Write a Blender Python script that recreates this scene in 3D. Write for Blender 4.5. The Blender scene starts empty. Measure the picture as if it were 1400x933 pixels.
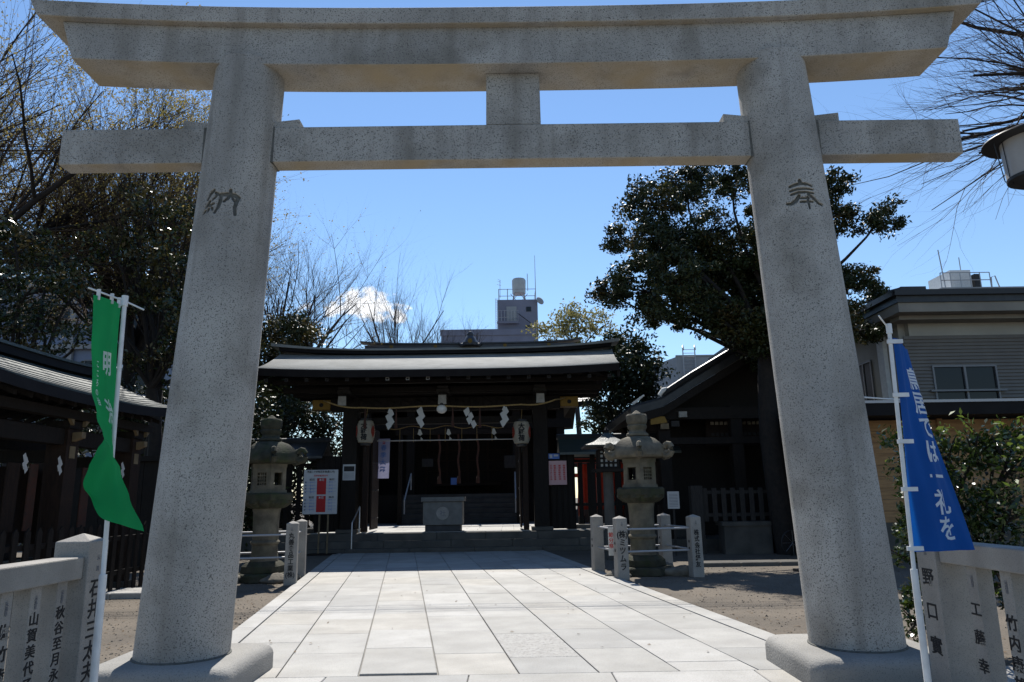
import bpy, bmesh, math, random
import numpy as np
from mathutils import Vector, Matrix
R = math.radians
scene = bpy.context.scene
COL = scene.collection
random.seed(7)

# ---------------------------------------------------------------- camera
CAM_LOC = (0.0, 0.0, 1.6)
PITCH, YAW, ROLL, FPX = 0.21184, 0.00539, -0.01537, 995.8
def make_camera():
    p, y, r = PITCH, YAW, ROLL
    fwd = Vector((math.sin(y) * math.cos(p), math.cos(y) * math.cos(p), math.sin(p)))
    right = Vector((math.cos(y), -math.sin(y), 0)); up = right.cross(fwd)
    c, s = math.cos(r), math.sin(r)
    rt, u = c * right + s * up, -s * right + c * up
    cam = bpy.data.cameras.new('camera'); ob = bpy.data.objects.new('camera', cam); COL.objects.link(ob)
    m = Matrix((rt, u, -fwd)).transposed().to_4x4(); m.translation = CAM_LOC
    ob.matrix_world = m
    cam.sensor_width = 36; cam.lens = FPX / 1400 * 36; cam.clip_end = 3000; cam.clip_start = .05
    scene.camera = ob
make_camera()

# ---------------------------------------------------------------- sky and sun
SUN_EL, SUN_AZ = R(53), R(-4.5)          # azimuth measured from +Y towards +X
SKY_STRENGTH, SUN_STRENGTH, EXPOSURE = 0.105, 5.0, 0.52
def make_sky():
    w = bpy.data.worlds.new('World'); scene.world = w; w.use_nodes = True
    nt = w.node_tree; N = nt.nodes; L = nt.links; N.clear()
    out = N.new('ShaderNodeOutputWorld'); bg = N.new('ShaderNodeBackground'); bg.inputs['Strength'].default_value = SKY_STRENGTH
    sky = N.new('ShaderNodeTexSky'); sky.sky_type = 'NISHITA'; sky.sun_disc = False
    sky.sun_elevation = SUN_EL; sky.sun_rotation = SUN_AZ; sky.altitude = 0; sky.air_density = 1.2; sky.dust_density = 0.0; sky.ozone_density = 6.0
    # small bank of cumulus low over the roofs
    tc = N.new('ShaderNodeTexCoord')
    mp = N.new('ShaderNodeMapping'); mp.inputs['Scale'].default_value = (30, 30, 44)
    L.new(tc.outputs['Generated'], mp.inputs['Vector'])
    nz = N.new('ShaderNodeTexNoise'); nz.inputs['Scale'].default_value = 1.4; nz.inputs['Detail'].default_value = 7; nz.inputs['Roughness'].default_value = .55
    L.new(mp.outputs[0], nz.inputs['Vector'])
    masks = []
    for (cx, cz, rx, rz, k) in ((-.187, .257, .042, .026, 1.0), (-.155, .249, .035, .014, .8), (-.235, .246, .05, .012, .35)):
        sep = N.new('ShaderNodeSeparateXYZ'); L.new(tc.outputs['Generated'], sep.inputs[0])
        def mth(op, a, b):
            n = N.new('ShaderNodeMath'); n.operation = op
            for i, q in enumerate((a, b)):
                if isinstance(q, (int, float)): n.inputs[i].default_value = q
                else: L.new(q, n.inputs[i])
            return n.outputs[0]
        dx = mth('DIVIDE', mth('SUBTRACT', sep.outputs['X'], cx), rx); dz = mth('DIVIDE', mth('SUBTRACT', sep.outputs['Z'], cz), rz)
        d = mth('ADD', mth('MULTIPLY', dx, dx), mth('MULTIPLY', dz, dz))
        d = mth('SUBTRACT', 1.0, d)
        front = mth('GREATER_THAN', sep.outputs['Y'], 0)
        d = mth('MULTIPLY', mth('MAXIMUM', mth('MULTIPLY', d, k), -1.0), 1.0)
        masks.append((d, front))
    acc = masks[0][0]
    for d, _ in masks[1:]: acc = mth('MAXIMUM', acc, d)
    v = mth('ADD', mth('MULTIPLY', acc, .55), mth('MULTIPLY', mth('SUBTRACT', nz.outputs['Fac'], .5), 1.9))
    rp = N.new('ShaderNodeMapRange'); rp.inputs['From Min'].default_value = .08; rp.inputs['From Max'].default_value = .42; rp.interpolation_type = 'SMOOTHSTEP'
    L.new(v, rp.inputs['Value'])
    cover = mth('MULTIPLY', rp.outputs[0], masks[0][1]); cover = mth('MULTIPLY', cover, mth('GREATER_THAN', acc, -.7))
    mix = N.new('ShaderNodeMix'); mix.data_type = 'RGBA'
    L.new(cover, mix.inputs['Factor']); L.new(sky.outputs[0], mix.inputs[6]); mix.inputs[7].default_value = (8.6, 8.8, 9.2, 1)
    L.new(mix.outputs[2], bg.inputs['Color']); L.new(bg.outputs[0], out.inputs[0])
    sun = bpy.data.lights.new('sun', 'SUN'); sun.energy = SUN_STRENGTH; sun.angle = R(.53); sun.color = (1, .955, .88)
    so = bpy.data.objects.new('sun', sun); COL.objects.link(so)
    d = Vector((math.sin(SUN_AZ) * math.cos(SUN_EL), math.cos(SUN_AZ) * math.cos(SUN_EL), math.sin(SUN_EL)))
    so.rotation_euler = d.to_track_quat('Z', 'Y').to_euler(); so.location = d * 60
make_sky()
vs = scene.view_settings; vs.view_transform = 'Standard'; vs.look = 'None'; vs.exposure = EXPOSURE; vs.gamma = 1; vs.use_curve_mapping = False
scene.cycles.max_bounces = 6; scene.cycles.diffuse_bounces = 4; scene.cycles.transparent_max_bounces = 8
scene.cycles.sample_clamp_indirect = 6

# ---------------------------------------------------------------- materials
MAT = {}
def mat(name, base, rough=.7, var=None, vscale=3.0, bump=0, bscale=40, metal=0, spec=.35, speck=None, stain=None, trans=0, aniso=None, tan=None, streak=None):
    """procedural material. var: second colour mixed by large noise; speck: (colour, scale, amount) fine grains; stain: (colour, scale, amount)"""
    m = bpy.data.materials.new(name); m.use_nodes = True; nt = m.node_tree; N = nt.nodes; L = nt.links
    b = N['Principled BSDF']; b.inputs['Roughness'].default_value = rough; b.inputs['Metallic'].default_value = metal; b.inputs['Specular IOR Level'].default_value = spec
    geo = N.new('ShaderNodeNewGeometry'); pos = geo.outputs['Position']
    if aniso:
        mp = N.new('ShaderNodeMapping'); mp.inputs['Scale'].default_value = aniso; L.new(pos, mp.inputs['Vector']); apos = mp.outputs[0]
    else: apos = pos
    rgb = N.new('ShaderNodeRGB'); rgb.outputs[0].default_value = (*base, 1); cur = rgb.outputs[0]
    def noise(scale, detail=4, vec=None):
        n = N.new('ShaderNodeTexNoise'); n.inputs['Scale'].default_value = scale; n.inputs['Detail'].default_value = detail; L.new(vec or pos, n.inputs['Vector']); return n.outputs['Fac']
    def rng(v, a, c, o=1.0):
        n = N.new('ShaderNodeMapRange'); n.inputs['From Min'].default_value = a; n.inputs['From Max'].default_value = c; n.inputs['To Max'].default_value = o; L.new(v, n.inputs['Value']); return n.outputs[0]
    def mixc(f, a, c):
        n = N.new('ShaderNodeMix'); n.data_type = 'RGBA'; L.new(f, n.inputs['Factor']); L.new(a, n.inputs[6]); n.inputs[7].default_value = (*c, 1); return n.outputs[2]
    if var: cur = mixc(rng(noise(vscale, 5, apos), .35, .68), cur, var)
    if stain: cur = mixc(rng(noise(stain[1], 6), .5, .75, stain[2]), cur, stain[0])
    if speck:
        cur = mixc(rng(noise(speck[1], 2), .56, .66, speck[2]), cur, speck[0])
        cur = mixc(rng(noise(speck[1] * .5, 4), .61, .72, speck[2] * .6), cur, speck[0])
    if streak:                                     # rain streaks and grime running down
        mp2 = N.new('ShaderNodeMapping'); mp2.inputs['Scale'].default_value = (4.5, 4.5, .28); L.new(pos, mp2.inputs['Vector'])
        cur = mixc(rng(noise(1.0, 7, mp2.outputs[0]), .52, .72, streak[1]), cur, streak[0])
    if tan:                                        # warm ground bounce painted on downward faces, mixed with algae stain
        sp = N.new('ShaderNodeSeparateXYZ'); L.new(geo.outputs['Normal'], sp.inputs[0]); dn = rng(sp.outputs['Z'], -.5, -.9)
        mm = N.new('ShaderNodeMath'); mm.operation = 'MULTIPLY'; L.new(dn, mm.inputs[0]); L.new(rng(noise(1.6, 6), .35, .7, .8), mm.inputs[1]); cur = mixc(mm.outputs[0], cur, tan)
    L.new(cur, b.inputs['Base Color'])
    if bump:
        bp = N.new('ShaderNodeBump'); bp.inputs['Strength'].default_value = bump; bp.inputs['Distance'].default_value = .02
        L.new(noise(bscale, 5, apos), bp.inputs['Height']); L.new(bp.outputs[0], b.inputs['Normal'])
    if trans:
        out = N['Material Output']; tr = N.new('ShaderNodeBsdfTranslucent'); L.new(cur, tr.inputs['Color']); mx = N.new('ShaderNodeMixShader'); mx.inputs[0].default_value = trans
        L.new(b.outputs[0], mx.inputs[1]); L.new(tr.outputs[0], mx.inputs[2]); L.new(mx.outputs[0], out.inputs[0])
    MAT[name] = m; return m
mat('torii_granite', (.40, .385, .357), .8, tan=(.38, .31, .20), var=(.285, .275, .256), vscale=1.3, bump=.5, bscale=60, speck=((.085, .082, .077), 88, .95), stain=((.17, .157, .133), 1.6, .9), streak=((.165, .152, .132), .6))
mat('pedestal_granite', (.30, .288, .265), .8, var=(.22, .212, .196), vscale=1.6, bump=.35, bscale=60, speck=((.12, .12, .12), 95, .6))
mat('carved_granite', (.13, .13, .12), .9, var=(.08, .08, .07), vscale=30, bump=.3)
mat('granite', (.31, .29, .262), .75, var=(.24, .224, .203), vscale=4, bump=.25, bscale=90, speck=((.12, .12, .12), 150, .6))
for i, (c1, c2) in enumerate((((.37, .36, .335), (.30, .29, .272)), ((.40, .39, .368), (.335, .325, .305)), ((.335, .325, .302), (.27, .262, .243)), ((.38, .36, .325), (.295, .28, .25)), ((.305, .30, .285), (.245, .24, .227)))):
    mat('paving_granite_%d' % i, c1, .7, var=c2, vscale=2.2, bump=.2, bscale=60, speck=((.19, .182, .17), 110, .55), stain=((.225, .213, .19), 1.2, .55))
mat('mottled_granite', (.35, .34, .32), .75, var=(.29, .28, .262), vscale=14, bump=.5, bscale=60, speck=((.17, .165, .155), 45, .8))
mat('joint_mortar', (.25, .238, .215), .95, var=(.17, .162, .147), vscale=12)
mat('sand', (.145, .12, .092), .95, var=(.10, .084, .066), vscale=1.1, bump=.8, bscale=25, speck=((.055, .046, .038), 38, .7), stain=((.075, .064, .051), .45, .6))
mat('pebble', (.13, .115, .095), .9, var=(.06, .053, .046), vscale=25)
mat('old_stone', (.165, .143, .104), .9, var=(.08, .07, .052), vscale=5, bump=.6, bscale=45, speck=((.07, .07, .06), 120, .6), stain=((.055, .06, .03), 2.4, .65))
mat('mossy_stone', (.055, .052, .036), .95, var=(.024, .025, .016), vscale=6, bump=.7, bscale=40, stain=((.03, .045, .014), 3.2, .8))
mat('box_stone', (.16, .155, .145), .8, var=(.12, .116, .108), vscale=5, bump=.2)
mat('pale_grey', (.30, .285, .26), .7, var=(.22, .21, .19), vscale=9)
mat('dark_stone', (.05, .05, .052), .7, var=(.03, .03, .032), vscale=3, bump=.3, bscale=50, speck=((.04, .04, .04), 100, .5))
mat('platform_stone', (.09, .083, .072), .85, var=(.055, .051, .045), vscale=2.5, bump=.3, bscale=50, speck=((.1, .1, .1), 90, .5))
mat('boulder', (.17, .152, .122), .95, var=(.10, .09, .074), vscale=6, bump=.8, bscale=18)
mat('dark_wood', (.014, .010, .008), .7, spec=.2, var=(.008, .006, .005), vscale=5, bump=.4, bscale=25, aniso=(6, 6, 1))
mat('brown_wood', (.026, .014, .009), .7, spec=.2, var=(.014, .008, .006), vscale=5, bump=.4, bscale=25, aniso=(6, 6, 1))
mat('grey_wood', (.034, .03, .027), .8, var=(.02, .018, .017), vscale=6, bump=.4, bscale=25, aniso=(6, 6, 1))
mat('pale_wood', (.17, .125, .07), .7, var=(.11, .08, .045), vscale=6)
mat('plank_wood', (.33, .19, .085), .7, var=(.23, .13, .06), vscale=2.5, bump=.3, bscale=20, aniso=(1, 1, 8))
mat('copper_roof', (.235, .242, .232), .65, spec=.15, var=(.17, .176, .17), vscale=2.2, bump=.25, bscale=30, stain=((.30, .31, .30), .8, .5))
mat('roof_edge', (.012, .011, .012), .7, spec=.15, var=(.008, .007, .008), vscale=3)
mat('ridge_metal', (.05, .052, .06), .42, var=(.035, .035, .04), vscale=3, bump=.1)
mat('green_roof', (.04, .052, .052), .38, var=(.03, .045, .045), vscale=3, bump=.3, bscale=25, stain=((.10, .11, .107), 1.5, .5))
mat('tile_roof', (.03, .033, .038), .4, var=(.018, .02, .024), vscale=5, bump=.2)
mat('gold', (.17, .10, .016), .5, metal=.4, var=(.16, .09, .015), vscale=8)
mat('white_paint', (.72, .72, .70), .6, var=(.62, .62, .6), vscale=8)
mat('paper', (.50, .50, .475), .8, trans=.25)
mat('lantern_paper', (.42, .38, .31), .75, trans=.25, var=(.33, .29, .22), vscale=9)
mat('lantern_red', (.28, .035, .02), .7, trans=.2)
mat('ink', (.012, .012, .014), .7)
mat('ink_grey', (.16, .16, .17), .7)
mat('ink_red', (.42, .02, .02), .7)
mat('ink_blue', (.08, .16, .42), .7)
mat('sign_white', (.44, .44, .44), .55, var=(.39, .39, .39), vscale=6)
mat('sign_red', (.34, .008, .01), .5)
mat('sign_pink', (.50, .31, .31), .6)
mat('vermilion', (.45, .05, .02), .55, var=(.36, .035, .015), vscale=6)
mat('steel', (.42, .42, .43), .38, metal=.85, var=(.35, .35, .36), vscale=20)
mat('grey_pipe', (.36, .36, .37), .45, metal=.3)
mat('white_plastic', (.68, .68, .67), .45, var=(.58, .58, .57), vscale=12)
mat('black_metal', (.02, .02, .022), .45)
mat('green_cloth', (.012, .30, .085), .75, trans=.6, var=(.010, .26, .08), vscale=4, bump=.05, bscale=30)
mat('blue_cloth', (.003, .075, .32), .75, trans=.45, var=(.003, .066, .28), vscale=4, bump=.05, bscale=30)
mat('cloth_print', (.80, .82, .82), .75, trans=.4)
mat('violet_cloth', (.27, .27, .40), .8, trans=.3)
mat('straw', (.32, .22, .09), .9, var=(.22, .15, .06), vscale=25, bump=.5)
mat('rope_red', (.065, .024, .016), .9, var=(.04, .024, .018), vscale=12)
mat('lamp_glass', (.36, .34, .315), .35, var=(.30, .285, .265), vscale=3)
mat('globe_glass', (.62, .62, .60), .25)
mat('plaster', (.30, .285, .25), .85, var=(.36, .345, .30), vscale=1.2, stain=((.27, .255, .22), .7, .4))
mat('louvre', (.17, .155, .135), .6, var=(.145, .13, .115), vscale=2)
mat('soffit', (.24, .22, .185), .85, var=(.19, .175, .15), vscale=1.5)
mat('concrete_lilac', (.20, .205, .265), .85, var=(.16, .165, .215), vscale=.35, stain=((.12, .115, .14), .3, .6))
mat('concrete', (.30, .31, .32), .85, var=(.25, .26, .27), vscale=.5, stain=((.28, .28, .28), .3, .4))
mat('tank', (.44, .45, .44), .5, var=(.36, .37, .37), vscale=1)
mat('blue_tile', (.16, .2, .3), .4, var=(.12, .15, .23), vscale=.5)
mat('window_glass', (.012, .014, .016), .12, spec=.25)
mat('window_frame', (.17, .17, .175), .45, metal=.3)
mat('bark', (.022, .017, .014), .9, var=(.012, .01, .009), vscale=8, bump=.9, bscale=22)
mat('grey_bark', (.05, .042, .038), .9, var=(.03, .026, .024), vscale=8, bump=.5)
mat('leaf_dark', (.016, .025, .008), .5, var=(.028, .038, .010), vscale=.9, spec=.35, trans=.12)
mat('leaf_glossy', (.014, .026, .007), .25, var=(.032, .046, .010), vscale=2.2, spec=.6, trans=.14)
mat('leaf_bush', (.012, .026, .005), .2, var=(.032, .052, .009), vscale=5, spec=.5, trans=.2)
mat('leaf_fresh', (.14, .19, .03), .4, var=(.09, .13, .025), vscale=4, trans=.4)
mat('litter', (.12, .07, .03), .8, var=(.07, .045, .022), vscale=9)
mat('leaf_olive', (.05, .052, .013), .4, var=(.085, .058, .018), vscale=1.4, trans=.3)
mat('twig', (.085, .058, .042), .9, var=(.055, .04, .03), vscale=3)
mat('leaf_bud', (.34, .26, .085), .7, var=(.22, .19, .06), vscale=1.5, trans=.4)
mat('leaf_yellow', (.26, .23, .08), .6, var=(.17, .17, .07), vscale=1.0, trans=.45)

# ---------------------------------------------------------------- helpers
def tag(o, label=None, cat=None, group=None, kind=None):
    if label: o['label'] = label
    if cat: o['category'] = cat
    if group: o['group'] = group
    if kind: o['kind'] = kind
    return o
def thing(name, loc, label, cat, rz=0, group=None):
    o = bpy.data.objects.new(name, None); COL.objects.link(o); o.location = loc; o.rotation_euler = (0, 0, rz); o.empty_display_size = .2
    return tag(o, label, cat, group)
def link(name, me, parent=None, loc=(0, 0, 0), rot=(0, 0, 0)):
    o = bpy.data.objects.new(name, me); COL.objects.link(o); o.location = loc; o.rotation_euler = rot
    if parent: o.parent = parent
    return o
def copy_tree(o, parent=None):
    c = o.copy(); COL.objects.link(c); c.parent = parent
    for ch in [q for q in o.children]: copy_tree(ch, c)
    return c
class MB:
    """collects shapes, builds one mesh object"""
    def __init__(s): s.v = []; s.f = []
    def add(s, vs, fs):
        n = len(s.v); s.v += [tuple(q) for q in vs]; s.f += [tuple(n + i for i in q) for q in fs]; return s
    def box(s, x0, x1, y0, y1, z0, z1):
        return s.add([(x0, y0, z0), (x1, y0, z0), (x1, y1, z0), (x0, y1, z0), (x0, y0, z1), (x1, y0, z1), (x1, y1, z1), (x0, y1, z1)],
                     [(0, 3, 2, 1), (4, 5, 6, 7), (0, 1, 5, 4), (1, 2, 6, 5), (2, 3, 7, 6), (3, 0, 4, 7)])
    def rbox(s, x0, x1, y0, y1, z0, z1, b=.01):
        """box whose four top edges and four uprights are chamfered"""
        P = lambda x0, x1, y0, y1, c: [(x0 + c, y0), (x1 - c, y0), (x1, y0 + c), (x1, y1 - c), (x1 - c, y1), (x0 + c, y1), (x0, y1 - c), (x0, y0 + c)]
        L = [[(x, y, z0) for x, y in P(x0, x1, y0, y1, b)], [(x, y, z1 - b) for x, y in P(x0, x1, y0, y1, b)], [(x, y, z1) for x, y in P(x0 + b, x1 - b, y0 + b, y1 - b, b * .6)]]
        return s.loft(L)
    def loft(s, loops, caps=True, close=True):
        n = len(loops[0]); vs = [q for l in loops for q in l]; fs = []
        for k in range(len(loops) - 1):
            for i in range(n if close else n - 1):
                j = (i + 1) % n; fs.append((k * n + i, k * n + j, (k + 1) * n + j, (k + 1) * n + i))
        if caps: fs += [tuple(reversed(range(n))), tuple(range((len(loops) - 1) * n, len(loops) * n))]
        return s.add(vs, fs)
    def lathe(s, prof, n=24, c=(0, 0, 0), rot=0, fn=None):
        loops = []
        for r, z in prof:
            loops.append([(c[0] + (r * (fn(a, z) if fn else 1)) * math.cos(a + rot), c[1] + (r * (fn(a, z) if fn else 1)) * math.sin(a + rot), c[2] + z) for a in [2 * math.pi * i / n for i in range(n)]])
        return s.loft(loops)
    def tube(s, pts, rad, n=6, caps=True):
        pts = [Vector(p) for p in pts]; rad = rad if isinstance(rad, (list, tuple)) else [rad] * len(pts); loops = []
        ref = None
        for i, p in enumerate(pts):
            d = (pts[min(i + 1, len(pts) - 1)] - pts[max(i - 1, 0)]).normalized()
            if ref is None: ref = Vector((0, 0, 1)) if abs(d.z) < .9 else Vector((1, 0, 0))
            a = d.cross(ref).normalized(); b = d.cross(a); ref = -b if False else ref
            loops.append([tuple(p + rad[i] * (math.cos(t) * a + math.sin(t) * b)) for t in [2 * math.pi * k / n for k in range(n)]])
        return s.loft([list(reversed(l)) for l in loops], caps)
    def prism(s, poly, axis, a, b):
        """extrude a 2D outline along axis 'x','y','z' from a to b"""
        f = {'x': lambda p, t: (t, p[0], p[1]), 'y': lambda p, t: (p[0], t, p[1]), 'z': lambda p, t: (p[0], p[1], t)}[axis]
        return s.loft([[f(p, a) for p in poly], [f(p, b) for p in poly]])
    def grid(s, fn, us, vs):
        n = len(vs); pts = [fn(u, v) for u in us for v in vs]; fs = []
        for i in range(len(us) - 1):
            for j in range(n - 1): fs.append((i * n + j, (i + 1) * n + j, (i + 1) * n + j + 1, i * n + j + 1))
        return s.add(pts, fs)
    def slab(s, fn_top, fn_bot, us, vs):
        """closed sheet between two surfaces"""
        s.grid(fn_top, us, vs); s.grid(lambda u, v: fn_bot(u, v), list(reversed(us)), vs)
        for U in (us[0], us[-1]):
            s.add([fn_top(U, v) for v in vs] + [fn_bot(U, v) for v in vs], [(i, i + 1, len(vs) + i + 1, len(vs) + i) for i in range(len(vs) - 1)])
        for V in (vs[0], vs[-1]):
            s.add([fn_top(u, V) for u in us] + [fn_bot(u, V) for u in us], [(i, i + 1, len(us) + i + 1, len(us) + i) for i in range(len(us) - 1)])
        return s
    def mesh(s, name, m, smooth=False):
        me = bpy.data.meshes.new(name); me.from_pydata(s.v, [], s.f)
        bm = bmesh.new(); bm.from_mesh(me); bmesh.ops.recalc_face_normals(bm, faces=bm.faces); bm.to_mesh(me); bm.free()
        me.materials.append(MAT[m])
        if smooth:
            me.polygons.foreach_set('use_smooth', [True] * len(me.polygons)); me.set_sharp_from_angle(angle=R(35))
        return me
    def build(s, name, m, parent=None, loc=(0, 0, 0), rot=(0, 0, 0), smooth=False):
        return link(name, s.mesh(name, m, smooth), parent, loc, rot)
def lin(a, b, n): return [a + (b - a) * i / (n - 1) for i in range(n)]
def bevel(o, w=.008, seg=2):
    md = o.modifiers.new('bevel', 'BEVEL'); md.width = w; md.segments = seg; md.limit_method = 'ANGLE'; md.angle_limit = R(40); md.harden_normals = False
    return o
_tx = {}
def text_mesh(body, size, m, ext=.002, bold=0.0, lines=1.0):
    key = (body, size, m, ext, bold, lines)
    if key in _tx: return _tx[key]
    c = bpy.data.curves.new('lettering', 'FONT'); c.body = body; c.size = size; c.extrude = ext; c.offset = bold * size; c.align_x = 'CENTER'; c.space_line = lines; c.resolution_u = 2
    o = bpy.data.objects.new('lettering', c); COL.objects.link(o)
    me = bpy.data.meshes.new_from_object(o.evaluated_get(bpy.context.evaluated_depsgraph_get()))
    bpy.data.objects.remove(o); bpy.data.curves.remove(c)
    n = len(me.vertices); co = np.empty(n * 3); me.vertices.foreach_get('co', co); co = co.reshape(-1, 3)
    co[:, :2] -= (co[:, :2].max(0) + co[:, :2].min(0)) / 2; me.vertices.foreach_set('co', co.ravel()); me.materials.clear(); me.materials.append(MAT[m]); me.name = 'lettering'
    _tx[key] = me; return me
def letters(body, size, m, parent, loc, normal=(0, -1, 0), vertical=True, xs=1.0, name='lettering', bold=.012, lines=1.0, ext=.002):
    me = text_mesh('\n'.join(body) if vertical else body, size, m, ext, bold, lines)
    n = Vector(normal).normalized(); up = Vector((0, 0, 1)); rt = up.cross(n).normalized(); up = n.cross(rt)
    M = Matrix((rt * xs, up, n)).transposed().to_4x4(); M.translation = Vector(loc)
    o = bpy.data.objects.new(name, me); COL.objects.link(o); o.parent = parent; o.matrix_basis = M
    return o
def np_mesh(name, verts, nper, m, mats=None, midx=None):
    """fast mesh of many separate polygons with nper corners each"""
    verts = np.asarray(verts, dtype=np.float32).reshape(-1, 3); nv = len(verts); nf = nv // nper
    me = bpy.data.meshes.new(name); me.vertices.add(nv); me.vertices.foreach_set('co', verts.ravel())
    me.loops.add(nv); me.loops.foreach_set('vertex_index', np.arange(nv, dtype=np.int32))
    me.polygons.add(nf); me.polygons.foreach_set('loop_start', np.arange(0, nv, nper, dtype=np.int32)); me.polygons.foreach_set('loop_total', np.full(nf, nper, dtype=np.int32))
    for q in ([m] if mats is None else mats): me.materials.append(MAT[q])
    if midx is not None: me.polygons.foreach_set('material_index', np.asarray(midx, dtype=np.int32))
    me.update(); me.validate(); return me
# ================================================================ the setting
def make_ground():
    g = MB().grid(lambda u, v: (u, v, 0), [-900, -60, -20, 0, 20, 60, 900], [-900, -20, 0, 30, 60, 120, 900]).build('ground', 'sand'); tag(g, kind='structure')
    # loose stones and litter on the two sandy yards
    rng = np.random.default_rng(3); V = []
    for n, x0, x1, y0, y1 in ((1500, -7.5, -2.6, 7.9, 17), (1900, 2.9, 8.5, 8, 17), (500, -4.4, -3.0, 8, 12)):
        for _ in range(n):
            x, y = rng.uniform(x0, x1), rng.uniform(y0, y1)
            e = -.1425 * (y - 7.13)
            if -3.15 + e < x < 3.25 + e: continue
            r = rng.uniform(.006, .02) * (1.6 if rng.random() < .06 else 1); a = rng.uniform(0, 6.28); h = r * rng.uniform(.4, .9)
            p = [(x + r * math.cos(a + k * 2.09) * rng.uniform(.7, 1.3), y + r * math.sin(a + k * 2.09), .0005) for k in range(3)]; t = (x, y, h)
            V += [p[0], p[1], t, p[1], p[2], t, p[2], p[0], t]
    tag(link('gravel', np_mesh('gravel', V, 3, 'pebble')), kind='stuff')
make_ground()

SK = -.1425                                   # the path runs off to the left of the gate's axis
def make_path():
    Y0, Y1 = 7.13, 22.84
    bed = MB().add([(-3.14, Y0, .012), (3.24, Y0, .012), (3.24 + SK * (Y1 - Y0), Y1, .012), (-3.14 + SK * (Y1 - Y0), Y1, .012)], [(0, 1, 2, 3)]).build('path', 'joint_mortar'); tag(bed, kind='structure')
    edges = [-2.87, -2.16, -1.41, -.68, .06, .79, 1.53, 2.25, 2.96]
    offs = [.35, .85, .1, .75, .55, .95, .3, .8]
    def slab(name, x0, x1, y0, y1, z, m, b=.006, g=.0065, parent=bed):
        x0 += g; x1 -= g; y0 += g * .4; y1 -= g * .4
        X = lambda x, y: (x + SK * (y - Y0), y)
        lo = [[X(x0, y0), X(x1, y0), X(x1, y1), X(x0, y1)], [X(x0 + b, y0 + b), X(x1 - b, y0 + b), X(x1 - b, y1 - b), X(x0 + b, y1 - b)]]
        mb = MB().loft([[(x, y, 0.004) for x, y in lo[0]], [(x, y, z - b * .6) for x, y in lo[0]], [(x, y, z) for x, y in lo[1]]])
        return mb.build(name, m, parent)
    rnd = random.Random(11)
    for c in range(8):
        y = Y0 - 1.2 + offs[c] * 1.2
        while y < Y1:
            ln = 1.2 + rnd.uniform(-.12, .12); a, b = max(y, Y0), min(y + ln, Y1)
            if b - a > .12:
                m = 'mottled_granite' if (c == 4 and a < 8.2 and b > 8.0) else 'paving_granite_%d' % rnd.choice((0, 0, 1, 2, 3, 4))
                slab('paving_slab', edges[c], edges[c + 1], a, b, .030 + rnd.uniform(-.002, .002), m)
            y += ln
    for x0, x1 in ((-3.13, -2.875), (2.965, 3.23)):
        y = Y0
        while y < Y1:
            b = min(y + 1.35, Y1); slab('kerb_stone', x0, x1, y, b, .036, 'paving_granite_%d' % rnd.choice((0, 1, 2, 3, 4))); y += 1.35
    # street-side pavement in front of the gate
    pv = MB().add([(-30, -6, .010), (30, -6, .010), (30, 7.125, .010), (-30, 7.125, .010)], [(0, 1, 2, 3)]).build('pavement', 'joint_mortar'); tag(pv, kind='structure')
    for r, (y0, y1) in enumerate(((6.25, 7.125), (5.35, 6.245), (4.45, 5.345))):
        x = -5.6 + .5 * r
        while x < 5.6:
            d = MB().rbox(x + .004, x + 1.296, y0 + .004, y1 - .004, .002, .031, .006).build('paving_slab', 'paving_granite_%d' % rnd.choice((0, 1, 2, 3, 4)), pv); x += 1.3
make_path()

# ================================================================ torii
TX, TY = .07, 7.1
def stroke_depth(strokes, centre, k, z0, S, Z):
    """0..1 depth of brush strokes over arrays of arc length S and height Z"""
    D = np.zeros_like(S)
    for pts, w in strokes:
        P = [((p[0] - centre[0]) * k, z0 - (p[1] - centre[1]) * k) for p in pts]; Lt = sum(math.dist(P[i], P[i + 1]) for i in range(len(P) - 1)); acc = 0
        for (x0, y0), (x1, y1) in zip(P, P[1:]):
            l = math.hypot(x1 - x0, y1 - y0); t = np.clip(((S - x0) * (x1 - x0) + (Z - y0) * (y1 - y0)) / (l * l), 0, 1)
            d = np.hypot(S - x0 - t * (x1 - x0), Z - y0 - t * (y1 - y0)); u = (acc + t * l) / Lt
            hw = w * k * .60 * (.70 + .30 * np.sin(np.pi * np.clip(u + .12, 0, 1))); D = np.maximum(D, np.clip((hw + .003 - d) / .007, 0, 1)); acc += l
    return D
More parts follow.
